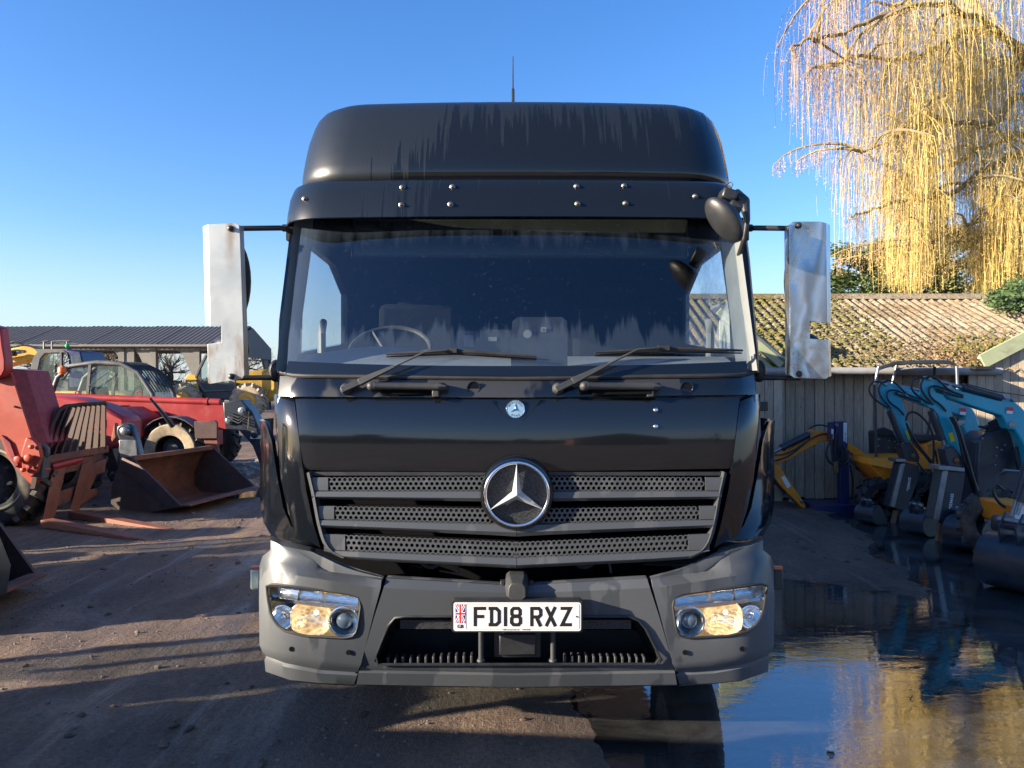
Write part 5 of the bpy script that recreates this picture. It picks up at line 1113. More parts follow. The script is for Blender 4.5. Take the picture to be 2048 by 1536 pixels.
# blue post driver / splitter
bp = thing('post_driver', 'dark blue upright post attachment with square base standing before the shed wall', 'post driver', (4.3, 9.85, 0))
YB = 9.75
plate(bp, [(1680, 900), (1698, 900), (1699, 1012), (1681, 1012)], YB, .11, M['navy'], 'column', .006)
plate(bp, [(1672, 844), (1695, 843), (1696, 892), (1682, 925), (1672, 925)], YB - .03, .14, M['navy'], 'head', .006)
plate(bp, [(1661, 845), (1672, 844), (1672, 850), (1661, 880)], YB - .02, .1, M['navy'], 'head_side', .004)
plate(bp, [(1630, 1011), (1700, 1010), (1762, 1008), (1762, 1020), (1704, 1027), (1630, 1025)], YB - .1, .5, M['navy'], 'base_beam', .006)
MB().slab([(1687, 845), (1694, 845), (1694, 886), (1687, 882)], YB - .034, .004).build('label_strip', M['stkw'], bp); MB().slab([(1663, 858), (1667, 858), (1667, 878), (1663, 878)], YB - .03, .004).build('label_strip', M['stkw'], bp)
text('label_lettering', 'PRO VA', P(1692.5, 884, YB - .036), (0, 0, 1), (-1, 0, 0), .034, M['ink'], bp)
for px in (1664, 1671, 1678): hose(bp, [(px, 868), (px - 2, 900), (px + 4, 925), (px + 12, 930), (px + 16, 910), (px + 8, 890)], YB - .06, .012)
hose(bp, [(1660, 884), (1652, 900), (1654, 920), (1668, 932), (1690, 930), (1702, 915)], YB - .05, .014); hose(bp, [(1700, 930), (1706, 960), (1704, 1000)], YB, .012)
disc(M['bolt'], bp, 1673, 850, YB - .03, .022); plate(bp, [(1668, 925), (1676, 922), (1678, 945), (1670, 950)], YB - .08, .05, pbr('brass_end', (.16, .13, .06), .5, .5), 'coupling', .004)
# dumper
YD = 9.35
dp = thing('dumper', 'orange tracked dumper with angular skip standing behind the first breaker', 'dumper', (5.2, 9.4, 0))
plate(dp, [(1743, 918), (1803, 913), (1850, 913), (1898, 918), (1898, 960), (1890, 975), (1830, 982), (1812, 988), (1770, 988), (1770, 967), (1757, 952), (1738, 928)], YD, .55, M['org'], 'skip', .012)
m = MB(); m.prism([P(1743, 918, YD), P(1803, 914, YD), P(1783, 938, YD - .10), P(1738, 929, YD - .06)], Vector((0, .02, .004))); m.build('skip_lip', M['org'], dp, bevel=.005)
plate(dp, [(1852, 888), (1872, 880), (1890, 884), (1892, 925), (1850, 925)], YD + .05, .4, M['org'], 'engine_cover', .02)
plate(dp, [(1832, 870), (1886, 868), (1886, 882), (1834, 884)], YD + .1, .3, M['mblk'], 'control_panel', .02)
MB().slab([(1845, 942), (1892, 938), (1892, 944), (1845, 948)], YD - .004, .003).build('sign_strip', M['org'], dp)
text('load_lettering', 'LOAD 1500', P(1834, 949, YD - .006), (1, 0, .07), (0, 0, 1), .055, M['ink'], dp, .02)
for cx_ in (1797, 1755, 1850):
    c_ = P(cx_, 1008, YD - .1); m = MB(); wheel(m, Vector((c_.x, c_.y, .22)), .24 if cx_ != 1850 else .34, .2, 28, .5, Vector((0, 1, 0)), 12, .02); w_ = m.build('tyre', M['rub'], dp, ang=50); 
# bucket attachments on the ground
def bucket(label, px, py, Y, s, rz, grp='black digging buckets on the ground'):
    c_ = P(px, py, Y); t = thing('digger_bucket', label, 'bucket', (c_.x, c_.y, 0), grp); t.rotation_euler = (0, 0, rz); t.location = (0, 0, 0); t.rotation_euler = (0, 0, 0)
    prof = [(math.cos(a) * .2 * s, .2 * s + math.sin(a) * .2 * s) for a in [R(60 + 20 * k) for k in range(12)]] + [(.30 * s, .02 * s)]
    rm_ = Matrix.Translation((c_.x, c_.y, .0)) @ Matrix.Rotation(rz, 4, 'Z')
    w_ = .22 * s; m = MB(); m.shell([[rm_ @ Vector((x, y_, z)) for x, z in prof] for y_ in (-w_, w_)], lambda v: v + Vector((0, 0, .012)))
    t.location = (c_.x, c_.y, 0); m.build('bucket_shell', M['mblk'], t, ang=50)
    for y_ in (-w_ - .01, w_): m = MB(); m.prism([rm_ @ Vector((x, y_, z)) for x, z in prof], (rm_.to_3x3() @ Vector((0, .01, 0)))); m.build('bucket_side', M['mblk'], t)
    for y_ in (-.06 * s, .06 * s):
        m = MB(); m.prism([rm_ @ Vector((x * s, y_, z * s)) for x, z in ((-.14, .36), (.02, .40), (.05, .52), (-.06, .58), (-.16, .48))], (rm_.to_3x3() @ Vector((0, .015, 0)))); m.build('hanger_ear', M['mblk'], t, bevel=.004)
    for x, z in ((-.08, .52), (0, .46)): m = MB(); m.tube([rm_ @ Vector((x * s, -.11 * s, z * s)), rm_ @ Vector((x * s, .11 * s, z * s))], .022 * s, 10); m.build('hanger_pin', M['steel'], t)
    return t
bucket('small black bucket standing by the blue post base', 1738, 1046, 8.85, .52, .5)
bucket('black bucket at the foot of the first breaker', 1838, 1068, 8.2, .62, .4)
bucket('black bucket in front of the second breaker, dozer blade behind it', 1938, 1100, 7.4, .78, .6)
bucket('large black bucket at the right edge over the puddle', 2040, 1180, 5.95, 1.05, .5)
bl = thing('dozer_blade', 'flat grey dozer blade behind the third bucket', 'blade', (6.2, 7.9, 0))
plate(bl, [(1912, 1028), (1990, 1035), (2000, 1040), (1990, 1092), (1960, 1085), (1905, 1075)], 7.7, .06, M['mblk'], 'blade_plate', .01); plate(bl, [(1915, 1022), (1992, 1030), (1996, 1038), (1914, 1030)], 7.7, .3, M['mblk'], 'blade_top', .01)
# right edge loader: tyre, ram, orange panel
rl = thing('mini_loader', 'orange and black mini loader cut off by the right edge, lugged tyre in view', 'loader', (5.5, 6.9, 0))
c_ = P(2012, 1058, 6.95); m = MB(); wheel(m, Vector((c_.x, c_.y + .1, .31)), .31, .24, 32, .5, Matrix.Rotation(.7, 3, 'Z') @ Vector((1, 0, 0)), 14, .03); m.build('tyre', M['tyre'], rl, ang=50)
plate(rl, [(2024, 1010), (2120, 1000), (2120, 1060), (2034, 1055)], 6.6, .5, M['org'], 'body_panel', .02); plate(rl, [(2028, 1012), (2050, 1012), (2050, 1042), (2030, 1040)], 6.58, .01, M['stkw'], 'side_sticker', 0)
cyl(rl, (2062, 900), (2020, 1042), 6.5, 6.5, .035, .7, 'lift_ram'); cyl(rl, (2072, 905), (2034, 1030), 6.45, 6.45, .03, .8, 'lift_ram')
plate(rl, [(2012, 1036), (2040, 1040), (2060, 1052), (2064, 1080), (2040, 1095), (2018, 1088), (2008, 1060)], 6.35, .2, M['mblk'], 'quick_hitch', .02); disc(M['steel'], rl, 2038, 1046, 6.33, .03); disc(M['steel'], rl, 2044, 1086, 6.33, .028)
for a in ([(2008, 980), (1990, 965), (1985, 985), (1998, 1005), (2010, 1015)], [(2010, 945), (1995, 950), (1990, 970)]): hose(rl, a, 6.7, .014)
# ================================================================ left-hand side
M['red'] = pbr('faded_red_paint', (.29, .019, .019), .45, var=.2, vs=2.5, bmp=.04, dirt=(.16, .06, .05), dirt_s=5, dirt_lo=.55, dirt_hi=.8)
M['dred'] = pbr('scuffed_dark_red', (.20, .014, .022), .6, var=.5, vs=18, bmp=.1)
M['orr'] = pbr('orange_red_paint', (.34, .045, .022), .5, var=.12, vs=4, dirt=(.3, .07, .05))
M['rust'] = pbr('rusty_steel', (.17, .062, .035), .75, .1, var=.45, vs=5, bmp=.3, bs=60, dirt=(.06, .04, .035), dirt_s=2.5, dirt_lo=.5, dirt_hi=.7)
M['rusto'] = pbr('orange_rusty_fork', (.22, .075, .04), .65, .1, var=.3, vs=6, bmp=.2, dirt=(.12, .06, .045), dirt_lo=.55)
M['rustd'] = pbr('dark_bucket_plate', (.085, .045, .04), .6, .2, var=.4, vs=3, bmp=.2, dirt=(.05, .045, .045), dirt_s=2, dirt_lo=.45, dirt_hi=.65)
M['slat'] = pbr('brown_slat', (.05, .028, .02), .85, 0, var=.3, vs=9, bmp=.15)
M['cabg'] = glass('green_cab_glass', (.87, .92, .90), 1.5, .12, (.45, .55, .5))
M['cabf'] = pbr('grey_cab_frame', (.07, .07, .072), .5, var=.2, dirt=(.13, .12, .11))
M['yelm'] = pbr('yellow_machine_paint', (.62, .32, .03), .45, var=.15, vs=2, dirt=(.3, .19, .07))
M['mudt'] = pbr('tan_muddy_tyre', (.34, .27, .18), .9, var=.35, vs=9, bmp=.5, bs=40)
def telehandler(label, ox, oy, cab=True, cabx=0, body_mat=None, grp='red telehandlers parked in a row'):
    """front axle on the ground at (ox, oy), nose to +x, engine hood on the camera side"""
    t = thing('telehandler', label, 'telehandler', (ox, oy, 0), grp); red = M['red']
    def b(name, mt, *bs, bevel=.03):
        m = MB()
        for x0, x1, y0, y1, z0, z1 in bs: m.bx(ox + x0, ox + x1, oy + y0, oy + y1, z0, z1)
        return m.build(name, mt, t, bevel=bevel)
    b('chassis', red, (-3.1, .35, -.45, .45, .45, .85))
    for x in (0, -2.5):
        for y in (-.86, .86):
            m = MB(); wheel(m, Vector((ox + x, oy + y, .48)), .48, .36, 36, .52, Vector((0, 1, 0)), 16, .035); w_ = m.build('tyre', M['tyre'], t, ang=50)
            m = MB(); m.lathe((ox + x, oy + y, .48), (0, -1, 0), [(-.1, .25), (.02, .2), (.03, .12), (.10, .11), (.12, .06)], 24); m.build('rim', M['cabf'], w_)
    m = MB(); prof = [(-1.75, .55), (-1.75, 1.10), (-1.45, 1.22), (-.75, 1.20), (-.45, 1.05), (-.45, .72), (-.6, .55)]
    m.prism([Vector((ox + x, oy - 1.12, z)) for x, z in prof], Vector((0, .75, 0))); hd = m.build('engine_hood', red, t, bevel=.05)
    m = MB(); m.prism([Vector((ox + x, oy - 1.125, z)) for x, z in ((-1.0, 1.02), (-.72, 1.15), (-.5, 1.05), (-.5, .92), (-.9, .9))], Vector((0, .05, 0))); m.build('hood_vent', M['blk'], hd)
    m = MB(); m.bx(ox - 1.35, ox - .95, oy - .95, oy - .5, 1.205, 1.225); m.build('top_grille', M['blk'], hd)
    m = MB(); m.shell([[Vector((ox + math.cos(a) * .56, oy + yy, .48 + math.sin(a) * .56)) for a in [R(20 + 14 * i) for i in range(11)]] for yy in (-1.08, -.66)], (0, 0, .015)); m.build('mudguard', M['cabf'], t)
    m = MB(); m.beam((ox - 3.1, oy - .12, 1.2), (ox + .76, oy - .12, 1.0), .34, .46); bm_ = m.build('boom', red, t, bevel=.02)
    m = MB(); m.tube([(ox - 3.1, oy - .25, 1.40), (ox + .55, oy - .25, 1.27)], .065, 14); m.tube([(ox + .3, oy - .25, 1.28), (ox + .34, oy - .25, 1.277)], .075, 14); m.build('boom_pipe', red, bm_)
    for x in (-2.0, -.9): m = MB(); m.tube([Vector((ox + x + math.cos(a) * .04, oy - .28, 1.42 + math.sin(a) * .05)) for a in [R(18 * k) for k in range(11)]], .012, 6); m.build('lifting_eye', red, bm_)
    if cab:
        x0, x1 = -2.85 + cabx, -.65 + cabx; prof = [(x0, .9), (x0 + .05, 1.35), (x0 + .18, 1.72), (x0 + .42, 1.93), (x0 + .9, 2.0), (x0 + 1.35, 1.98), (x0 + 1.68, 1.82), (x0 + 1.95, 1.42), (x0 + 2.05, .9)]
        for y in (.25, 1.15):
            m = MB(); pts = [Vector((ox + x, oy + y, z)) for x, z in prof]; m.tube(pts, .045, 8); m.build('cab_frame', M['cabf'], t, ang=60)
            m = MB(); m.prism(pts, Vector((0, .006, 0))); m.build('cab_glass', M['cabg'], t)
            m = MB(); m.beam((ox + x0 + .72, oy + y - .01, 1.0), (ox + x0 + .80, oy + y - .01, 1.98), .05, .05); m.build('cab_pillar', M['cabf'], t)
        m = MB(); m.shell([[Vector((ox + x, oy + yy, z)) for x, z in prof[3:6]] for yy in (.25, 1.15)], (0, 0, .03)); m.build('cab_roof', M['cabf'], t, bevel=.01)
        m = MB(); m.grid([[Vector((ox + x, oy + yy, z)) for x, z in prof[5:]] for yy in (.27, 1.13)]); m.build('front_glass', M['cabg'], t)
        for i in range(8):
            yy = .28 + i * .12; m = MB(); m.tube([Vector((ox + x + .05, oy + yy, z + .03)) for x, z in prof[5:8]], .012, 5); m.build('guard_bar', M['mblk'], t)
        m = MB(); m.box((ox + x0 + .75, oy + .7, 1.25), (.14, .45, .6), ry=-.1); m.box((ox + x0 + 1.0, oy + .7, 1.0), (.5, .45, .14)); m.build('seat', M['rub'], t, bevel=.04)
        m = MB(); m.tube([Vector((ox + x0 + 1.45 + math.cos(a) * .04, oy + .7 + math.sin(a) * .18, 1.38 + math.cos(a) * .17)) for a in [2 * math.pi * k / 20 for k in range(20)]], .014, 6, closed=True); m.build('steering_wheel', M['rub'], t)
        m = MB(); m.tube([(ox + x0 + .78, oy + .2, 1.55), (ox + x0 + 1.15, oy + .2, 1.82)], .008, 5); m.build('side_wiper', M['mblk'], t)
        m = MB(); m.lathe((ox + x0 + .30, oy + .2, 1.78), (0, 0, 1), [(0, .05), (.03, .06), (.035, .085), (.12, .075), (.16, .03)], 14); m.build('beacon', pbr('orange_beacon', (.8, .16, .02), .3, var=0, bmp=0), t)
    # black boom head
    m = MB(); m.prism([Vector((ox + x, oy - .32, z)) for x, z in ((.62, 1.28), (.95, 1.32), (1.15, 1.1), (1.3, .75), (1.45, .35), (1.42, .15), (1.3, .12), (1.15, .5), (.9, .78), (.66, .80))], Vector((0, .4, 0))); hh = m.build('boom_head', M['mblk'], t, bevel=.02)
    for x, z in ((.98, 1.12), (1.2, .7), (.75, .95), (1.38, .22)): m = MB(); m.lathe((ox + x, oy - .33, z), (0, -1, 0), [(0, .07), (.03, .07), (.04, .04), (.06, .035)], 14); m.build('pivot_pin', M['mblk'] if x > 1 else M['steel'], hh)
    for k in range(3): m = MB(); m.tube([(ox + .7, oy - .37, 1.1 - k * .05), (ox + .95, oy - .42, 1.0 - k * .05), (ox + 1.12, oy - .4, 1.12 - k * .03), (ox + 1.1, oy - .38, .8)], .014, 6); m.build('hose', M['hose'], hh)
    m = MB(); m.bx(ox + 1.12, ox + 1.30, oy - .33, oy - .325, .62, .68); m.build('maker_sticker', M['stkw'], hh)
    return t
def lift_bucket(label, corners, back, mt_side, mt_in, depth_s=1):
    """corners: near and far ends of the cutting edge (on the ground); back: vector towards the machine"""
    a, b_ = Vector(corners[0]), Vector(corners[1]); back = Vector(back)
    up = Vector((0, 0, 1)); t = thing('loader_bucket', label, 'bucket', (lerp(a, b_, .5).x, lerp(a, b_, .5).y, 0))
    prof = [(0, .13), (.5, .02), (.93, .02), (1.06, .10), (1.05, .30), (.96, .50), (.84, .64), (.76, .66)]
    pts = lambda o: [o + back * u + up * z for u, z in prof]
    m = MB(); m.shell([pts(a), pts(b_)], lambda v: v + Vector((0, 0, -.02)) + back * .02); m.build('bucket_shell', mt_in, t, ang=50)
    side = [(0, .12), (.5, .005), (.95, .005), (1.09, .09), (1.08, .30), (.99, .52), (.90, .68), (.76, .69)]
    e = (b_ - a).normalized()
    for o, k in ((a, -1), (b_, 1)):
        m = MB(); m.prism([o + back * u + up * z for u, z in side], e * (.02 * k)); m.build('side_plate', mt_side, t, bevel=.004)
        m = MB(); m.prism([o + e * .021 * k + back * u + up * z for u, z in ((0, .12), (.17, .085), (.96, .56), (.90, .68), (.76, .69))], e * (.012 * k)); m.build('side_cutter', mt_side, t, bevel=.003)
    m = MB(); m.beam(a + back * .76 + up * .67, b_ + back * .76 + up * .67, .06, .06); m.build('top_lip', M['rust'], t, bevel=.006)
    m = MB(); m.beam(a + back * -.03 + up * .13, b_ + back * -.03 + up * .13, .14, .022); m.build('cutting_edge', M['rust'], t, bevel=.004)
    return t
# C : full machine beyond
tc = telehandler('red telehandler with curved grey cab and long boom, the farthest of the red ones', -5.8, 14.1)
# its near front wheel is caked with tan mud
for o in tc.children:
    if o.name.startswith('tyre') and abs(sum((v.co.x for v in o.data.vertices)) / len(o.data.vertices) + 5.8) < .3 and sum(v.co.y for v in o.data.vertices) / len(o.data.vertices) < 14: o['label'] = 'tyre with its sidewall caked in tan mud'; m = MB(); m.lathe((-5.8, 13.05, .48), (0, -1, 0), [(.0, .25), (.01, .27), (.015, .42), (.0, .44)], 36, caps=False); m.build('mud_ring', M['mudt'], o)
MB().tube([P(300, 796, 12.6), P(322, 822, 12.7), P(346, 852, 12.9)], [.02, .028, .05], 8).build('mirror_stalk', M['mblk'], tc)
# B : hood, lettering and black carriage behind the load guard
tb = telehandler('red telehandler with lettered hood, bucket carried low, in the middle of the row', -7.35, 11.9, cab=False)
text('hood_lettering', 'MANITOU', P(46, 858, 10.77), (1, 0, .05), (0, 0, 1), .20, M['stkw'], tb, .02)
m = MB(); q_ = P(83, 796, 11.3); m.tube([q_ + Vector((.03, 0, -.2)), q_ + Vector((0, 0, .1)), q_ + Vector((-.03, 0, .22)), q_ + Vector((-.12, 0, .28))], .055, 12); m.build('exhaust', M['cabf'], tb)
plate(tb, [(72, 800), (98, 790), (150, 796), (205, 812), (250, 836), (250, 890), (212, 900), (75, 880)], 10.85, .5, M['red'], 'front_cowl', .05)
plate(tb, [(233, 853), (246, 846), (258, 848), (266, 856), (282, 915), (284, 935), (232, 935), (238, 880), (232, 866)], 10.35, .14, M['mblk'], 'carriage', .02)
disc(M['steel'], tb, 250, 862, 10.3, .055, 'pivot_pin', .05); plate(tb, [(238, 880), (270, 880), (276, 930), (240, 930)], 10.28, .02, M['steel'], 'scratched_plate', .004)
plate(tb, [(222, 878), (229, 845), (232, 875), (224, 885)], 10.5, .1, M['rusto'], 'bracket', .01)
lb = lift_bucket('rusty open loader bucket tipped down in front of the red telehandlers', (Vector((-3.99, 9.34, .0)), Vector((-3.66, 11.0, .0))), (-.98, .36, 0), M['rustd'], M['rust'])
# small brown back-board with leg between bucket and machine
bb = thing('headboard', 'small square brown metal board standing behind the rusty bucket', 'board', (-4.9, 12.9, 0))
m = MB(); m.prism([P(x, y, 12.7) for x, y in ((388, 843), (430, 841), (434, 846), (434, 877), (390, 877))], Vector((0, .06, 0))); m.build('board_plate', M['rustd'], bb, bevel=.006)
m = MB(); m.prism([P(x, y, 12.75) for x, y in ((408, 877), (434, 877), (438, 905), (412, 905))], Vector((0, .05, 0))); m.build('leg', M['rusto'], bb, bevel=.006)
for x in (410, 436): MB().beam(P(x, 900, 12.78), Vector((P(x, 900, 12.78).x, 12.78, 0)), .04, .04).build('leg', M['rustd'], bb)
# A : nearest, arm and forks
YA = 8.75
ta = telehandler('orange-red telehandler at the left edge with lowered pallet forks', -6.15, 9.75, cab=False, grp=None)
for o in list(ta.children):
    if o.name.split('.')[0] in ('boom', 'boom_head', 'engine_hood', 'mudguard'):
        for c_ in list(o.children): bpy.data.objects.remove(c_)
        bpy.data.objects.remove(o)
m = MB(); wheel(m, Vector((P(-14, 968, 8.55).x, 8.75, .54)), .54, .42, 40, .55, Vector((.10, 1, 0)), 18, .04); w_ = m.build('tyre', M['tyre'], ta, ang=50)
m = MB(); m.tube([Vector((P(-14, 968, 8.5).x + math.cos(a) * .33, 8.52, .54 + math.sin(a) * .33)) for a in [2 * math.pi * k / 40 for k in range(40)]], .016, 6, closed=True); m.build('rim_edge', pbr('worn_rim_edge', (.32, .28, .22), .6), w_)
plate(ta, [(-40, 752), (16, 740), (22, 745), (40, 800), (60, 862), (72, 905), (80, 925), (92, 940), (64, 972), (48, 956), (34, 940), (14, 912), (2, 880), (-40, 850)], YA - .32, .10, M['orr'], 'arm_side', .008)
m = MB(); m.prism([P(18, 737, YA - .30), P(52, 741, YA - .22), P(70, 800, YA - .2), (P(95, 885, YA - .2)), P(70, 905, YA - .3), P(60, 862, YA - .31), P(40, 800, YA - .31)], Vector((0, .42, .0))); m.build('arm_top', M['dred'], ta, bevel=.006)
plate(ta, [(2, 870), (20, 885), (36, 930), (30, 935)], YA - .34, .03, M['dred'], 'arm_fold', .003)
plate(ta, [(-40, 640), (2, 655), (6, 690), (11, 720), (11, 740), (4, 754), (-40, 760)], YA - .42, .14, M['red'], 'outer_arm', .02)
plate(ta, [(42, 905), (52, 875), (66, 880), (78, 892), (82, 915), (74, 945), (62, 955), (44, 940)], YA - .40, .06, M['orr'], 'knuckle_plate', .01)
for px, py, r in ((36, 919, .048), (56, 916, .048), (62, 894, .03), (46, 940, .03), (58, 934, .025), (29, 813, .015)): disc(M['orr'], ta, px, py, YA - .44 if r > .02 else YA - .325, r * .8, 'pivot_pin', .025)
m = MB(); c_ = P(86, 903, YA - .3); m.tube([c_ + Vector((math.cos(a) * .05, 0, math.sin(a) * .065)) for a in [2 * math.pi * k / 18 for k in range(18)]], .028, 8, closed=True); m.beam(c_ + Vector((0, 0, -.05)), P(82, 955, YA - .3), .12, .09); m.build('lift_lug', M['cabf'], ta)
# the fork carriage with its load guard and forks (a separate attachment)
fk = thing('fork_carriage', 'rust-brown pallet forks with slatted load guard hung on the nearest telehandler', 'pallet forks', (-4.6, 8.6, 0))
YF = 8.45
def yx(px): return YF + (px - 75) * .0085          # carriage face turns away from the camera
topy = lambda px: interp([(118, 820), (131, 813), (210, 806)], px)
m = MB(); m.tube([P(x, y, yx(x)) for x, y in ((79, 920), (104, 850), (119, 820), (131, 813), (160, 809), (209, 806), (211, 812))], .026, 6); m.build('guard_frame', M['slat'], fk, ang=60)
for i in range(9):
    xt = 131 + i * 9.6; xb = 85 + i * 15.2; yb = lerp(921, 898, i / 8)
    a = P(xt, topy(xt) + 1, yx(xt)); b_ = P(xb, yb, yx(xb)); m = MB(); m.beam(a, b_, .062, .02, up=Vector((-.35, -1, 0)), w2=.082); m.build('slat', M['slat'], fk, bevel=.002)
m = MB(); m.beam(P(79, 921, yx(79)), P(214, 898, yx(214)), .05, .08); m.build('guard_rail', M['rust'], fk, bevel=.006)
m = MB(); m.beam(P(80, 915, yx(80)), P(66, 978, yx(66)), .05, .03, up=Vector((0, -1, 0))); m.build('guard_leg', M['slat'], fk)
for y0, y1, x0, x1, mt in ((925, 950, 82, 198, M['rust']), (985, 1014, 92, 160, M['rust'])):
    plate(fk, [(x0, y0 + 6, yx(x0) + .06), (x1, y0 - 16, yx(x1) + .06), (x1, y1 - 18, yx(x1) + .06), (x0, y1 + 6, yx(x0) + .06)], YF, .06, mt, 'carriage_bar', .005)
for a_ in ([(104, 946), (122, 925), (130, 925), (106, 1030), (98, 1044), (84, 1044)], [(164, 928), (182, 921), (158, 1010), (154, 1022), (140, 1020)]):
    plate(fk, [(x, y, yx(x)) for x, y in a_], YF, .05, M['rusto'], 'fork_upright', .005)
plate(fk, [(174, 932, yx(174)), (208, 918, yx(208)), (206, 945, yx(206)), (190, 950, yx(190)), (176, 980, yx(176)), (190, 978, yx(190)), (190, 990, yx(190)), (160, 1010, yx(160)), (152, 1012, yx(152))], YF, .05, M['rusto'], 'end_plate', .005)
MB().tube([P(100, 934, yx(100) + .02), P(160, 918, yx(160) + .02)], .045, 10).build('tilt_tube', M['red'], fk)
plate(fk, [(84, 925, yx(84)), (104, 922, yx(104)), (106, 940, yx(106)), (84, 945, yx(84))], YF, .05, M['cabf'], 'hook_plate', .004)
for (hx, hy, hY), (tx, ty, tY) in (((93, 1035, YF + .05), (303, 1087, 7.85)), ((147, 1013, yx(147)), (342, 1067, 8.45))):
    A = P(hx, hy, hY); B = P(tx, ty, tY); B.z = .015; A.z = .11
    m = MB(); dd = (B - A).normalized(); sd = Vector((-dd.y, dd.x, 0)); w0 = .07; w1 = .03
    m.add([A + sd * w0, A - sd * w0, lerp(A, B, .82) - sd * w0 * .9, B - sd * w1, B + sd * w1, lerp(A, B, .82) + sd * w0 * .9], [(0, 1, 2, 3, 4, 5)])
    n0 = len(m.v); m.add([v + Vector((0, 0, -.08 if i < 2 else (-.05 if i in (2, 5) else -.012))) for i, v in enumerate(m.v)], [(5, 4, 3, 2, 1, 0)]); m.f += [(i, (i + 1) % 6, 6 + (i + 1) % 6, 6 + i) for i in range(6)]
    for v in m.v: v.z = max(v.z, .004)
    m.build('fork_tine', M['rusto'], fk, bevel=.004)
# D : machine added out of view, narrowed to shape the shadow bands; bucket tip shows
td = telehandler('red telehandler added outside the left edge to shade the yard, its bucket tip showing in the frame', -4.9, 5.25, cab=True); td.scale = (1, .80, 1)
lift_bucket('dark rusty bucket corner poking in at the left edge', (P(0, 1224, 5.4).xy.to_3d() + Vector((-.06, -.35, 0)), P(72, 1186, 5.95).xy.to_3d()), (-.62, .1, 0), M['rustd'], M['rustd'])
te = telehandler('unseen red telehandler added to cast shade, beside the photographer, beyond the left edge', -3.9, 1.85, cab=True)  # unseen machine added to shade the near left ground
tg = telehandler('red telehandler added for its shadow behind the row on the left, outside the view', -8.4, 6.85, cab=True)  # extra machine out of view, added to shade ground beyond the lit strip
# yellow excavator behind
YX = 21.0
ex = thing('excavator', 'yellow excavator with grey glazed cab behind the red telehandlers', 'excavator', (-12.5, 21.5, 0))
plate(ex, [(-60, 745), (0, 705), (28, 694), (60, 690), (84, 703), (80, 712), (60, 722), (28, 728), (0, 735), (-60, 775)], YX, .45, M['yelm'], 'boom', .05)
for a in ([(2, 700), (18, 686), (34, 683), (46, 690)], [(28, 694), (45, 690), (62, 692), (78, 699)], [(10, 705), (30, 700), (50, 702)]): hose(ex, a, YX - .3, .03)
cyl(ex, (0, 712), (52, 703), YX - .15, YX - .15, .07, .6, 'boom_ram')
cabo = [(60, 738), (66, 715), (76, 702), (92, 698), (125, 700), (134, 706), (138, 724), (136, 745), (128, 755), (104, 770), (64, 775)]
wn = [(65, 740), (70, 716), (80, 705), (110, 704), (110, 764), (86, 773), (68, 768)]; wn2 = [(114, 704), (122, 704), (128, 718), (129, 736), (124, 748), (114, 757)]
cm = plate(ex, cabo, YX - .8, .08, M['cabf'], 'cab_side', 0)
for w_ in (wn, wn2):
    m = MB(); m.slab(w_, YX - 1.0, .4); cut(cm, m)
    MB().slab(w_, YX - .77, .01).build('cab_window', M['cabg'], cm)
plate(ex, [(126, 700), (160, 702), (170, 740), (170, 775), (138, 775), (138, 724), (134, 706)], YX - .78, 1.2, M['navy'], 'cab_rear', .03); MB().slab([(141, 712), (160, 712), (166, 742), (145, 745)], YX - .80, .01).build('rear_window', M['cabg'], ex)
MB().slab([(70, 698), (134, 698), (134, 703), (72, 703)], YX - .7, 1.2).build('cab_roof', M['cabf'], ex); m = MB(); m.slab([(64, 772), (136, 758), (136, 785), (64, 785)], YX - .7, 1.2); m.build('cab_base', M['cabf'], ex)
plate(ex, [(40, 782), (230, 782), (260, 790), (260, 830), (40, 840)], YX - .9, 2.0, M['yelm'], 'upper_body', .05); plate(ex, [(30, 838), (260, 832), (270, 880), (40, 880)], YX - .9, 2.2, M['mblk'], 'track', .1)
for a in ([(84, 684), (97, 682)], [(88, 683), (88, 698)], [(104, 683), (140, 682)], [(104, 683), (104, 698)], [(118, 687), (156, 688)], [(134, 683), (134, 690)]): MB().tube([P(x, y, YX) for x, y in a], .025, 5).build('roof_rail', M['cabf'], ex)
MB().ball(P(134.5, 692, YX - .1), .06).build('green_beacon', pbr('green_beacon', (.02, .35, .14), .3), ex)
for a in ([(164, 713), (174, 715), (180, 728)], [(168, 712), (186, 716), (192, 730)]): hose(ex, a, YX, .03)
# second yellow machine, right of the mirror
Y7 = 22.5
jt = thing('telehandler', 'yellow telehandler seen beyond the red boom, either side of the mirror guard', 'telehandler', (-8.3, 23, 0))
plate(jt, [(468, 740), (490, 742), (540, 738), (552, 742), (552, 800), (505, 806), (470, 800)], Y7 + .3, 1.2, M['yelm'], 'rear_body', .06)
plate(jt, [(376, 772), (396, 765), (400, 790), (384, 800), (374, 792)], Y7, .6, M['yelm'], 'front_frame', .04); plate(jt, [(368, 756), (376, 748), (392, 750), (396, 762), (370, 764)], Y7, .3, M['yelm'], 'boom_end', .03)
m = MB(); m.tube([P(x, y, Y7) for x, y in ((392, 756), (398, 740), (412, 712), (424, 704), (462, 702), (470, 720), (470, 780), (410, 782), (394, 760))], .05, 6); m.build('cab_frame', M['cabf'], jt, ang=60)
MB().slab([(396, 750), (414, 712), (425, 706), (462, 704), (468, 722), (468, 762), (400, 765)], Y7 + .03, .02).build('cab_glass', M['cabg'], jt)
plate(jt, [(396, 765), (470, 765), (470, 800), (412, 800), (400, 790)], Y7, 1.0, M['mblk'], 'cab_base', .04)
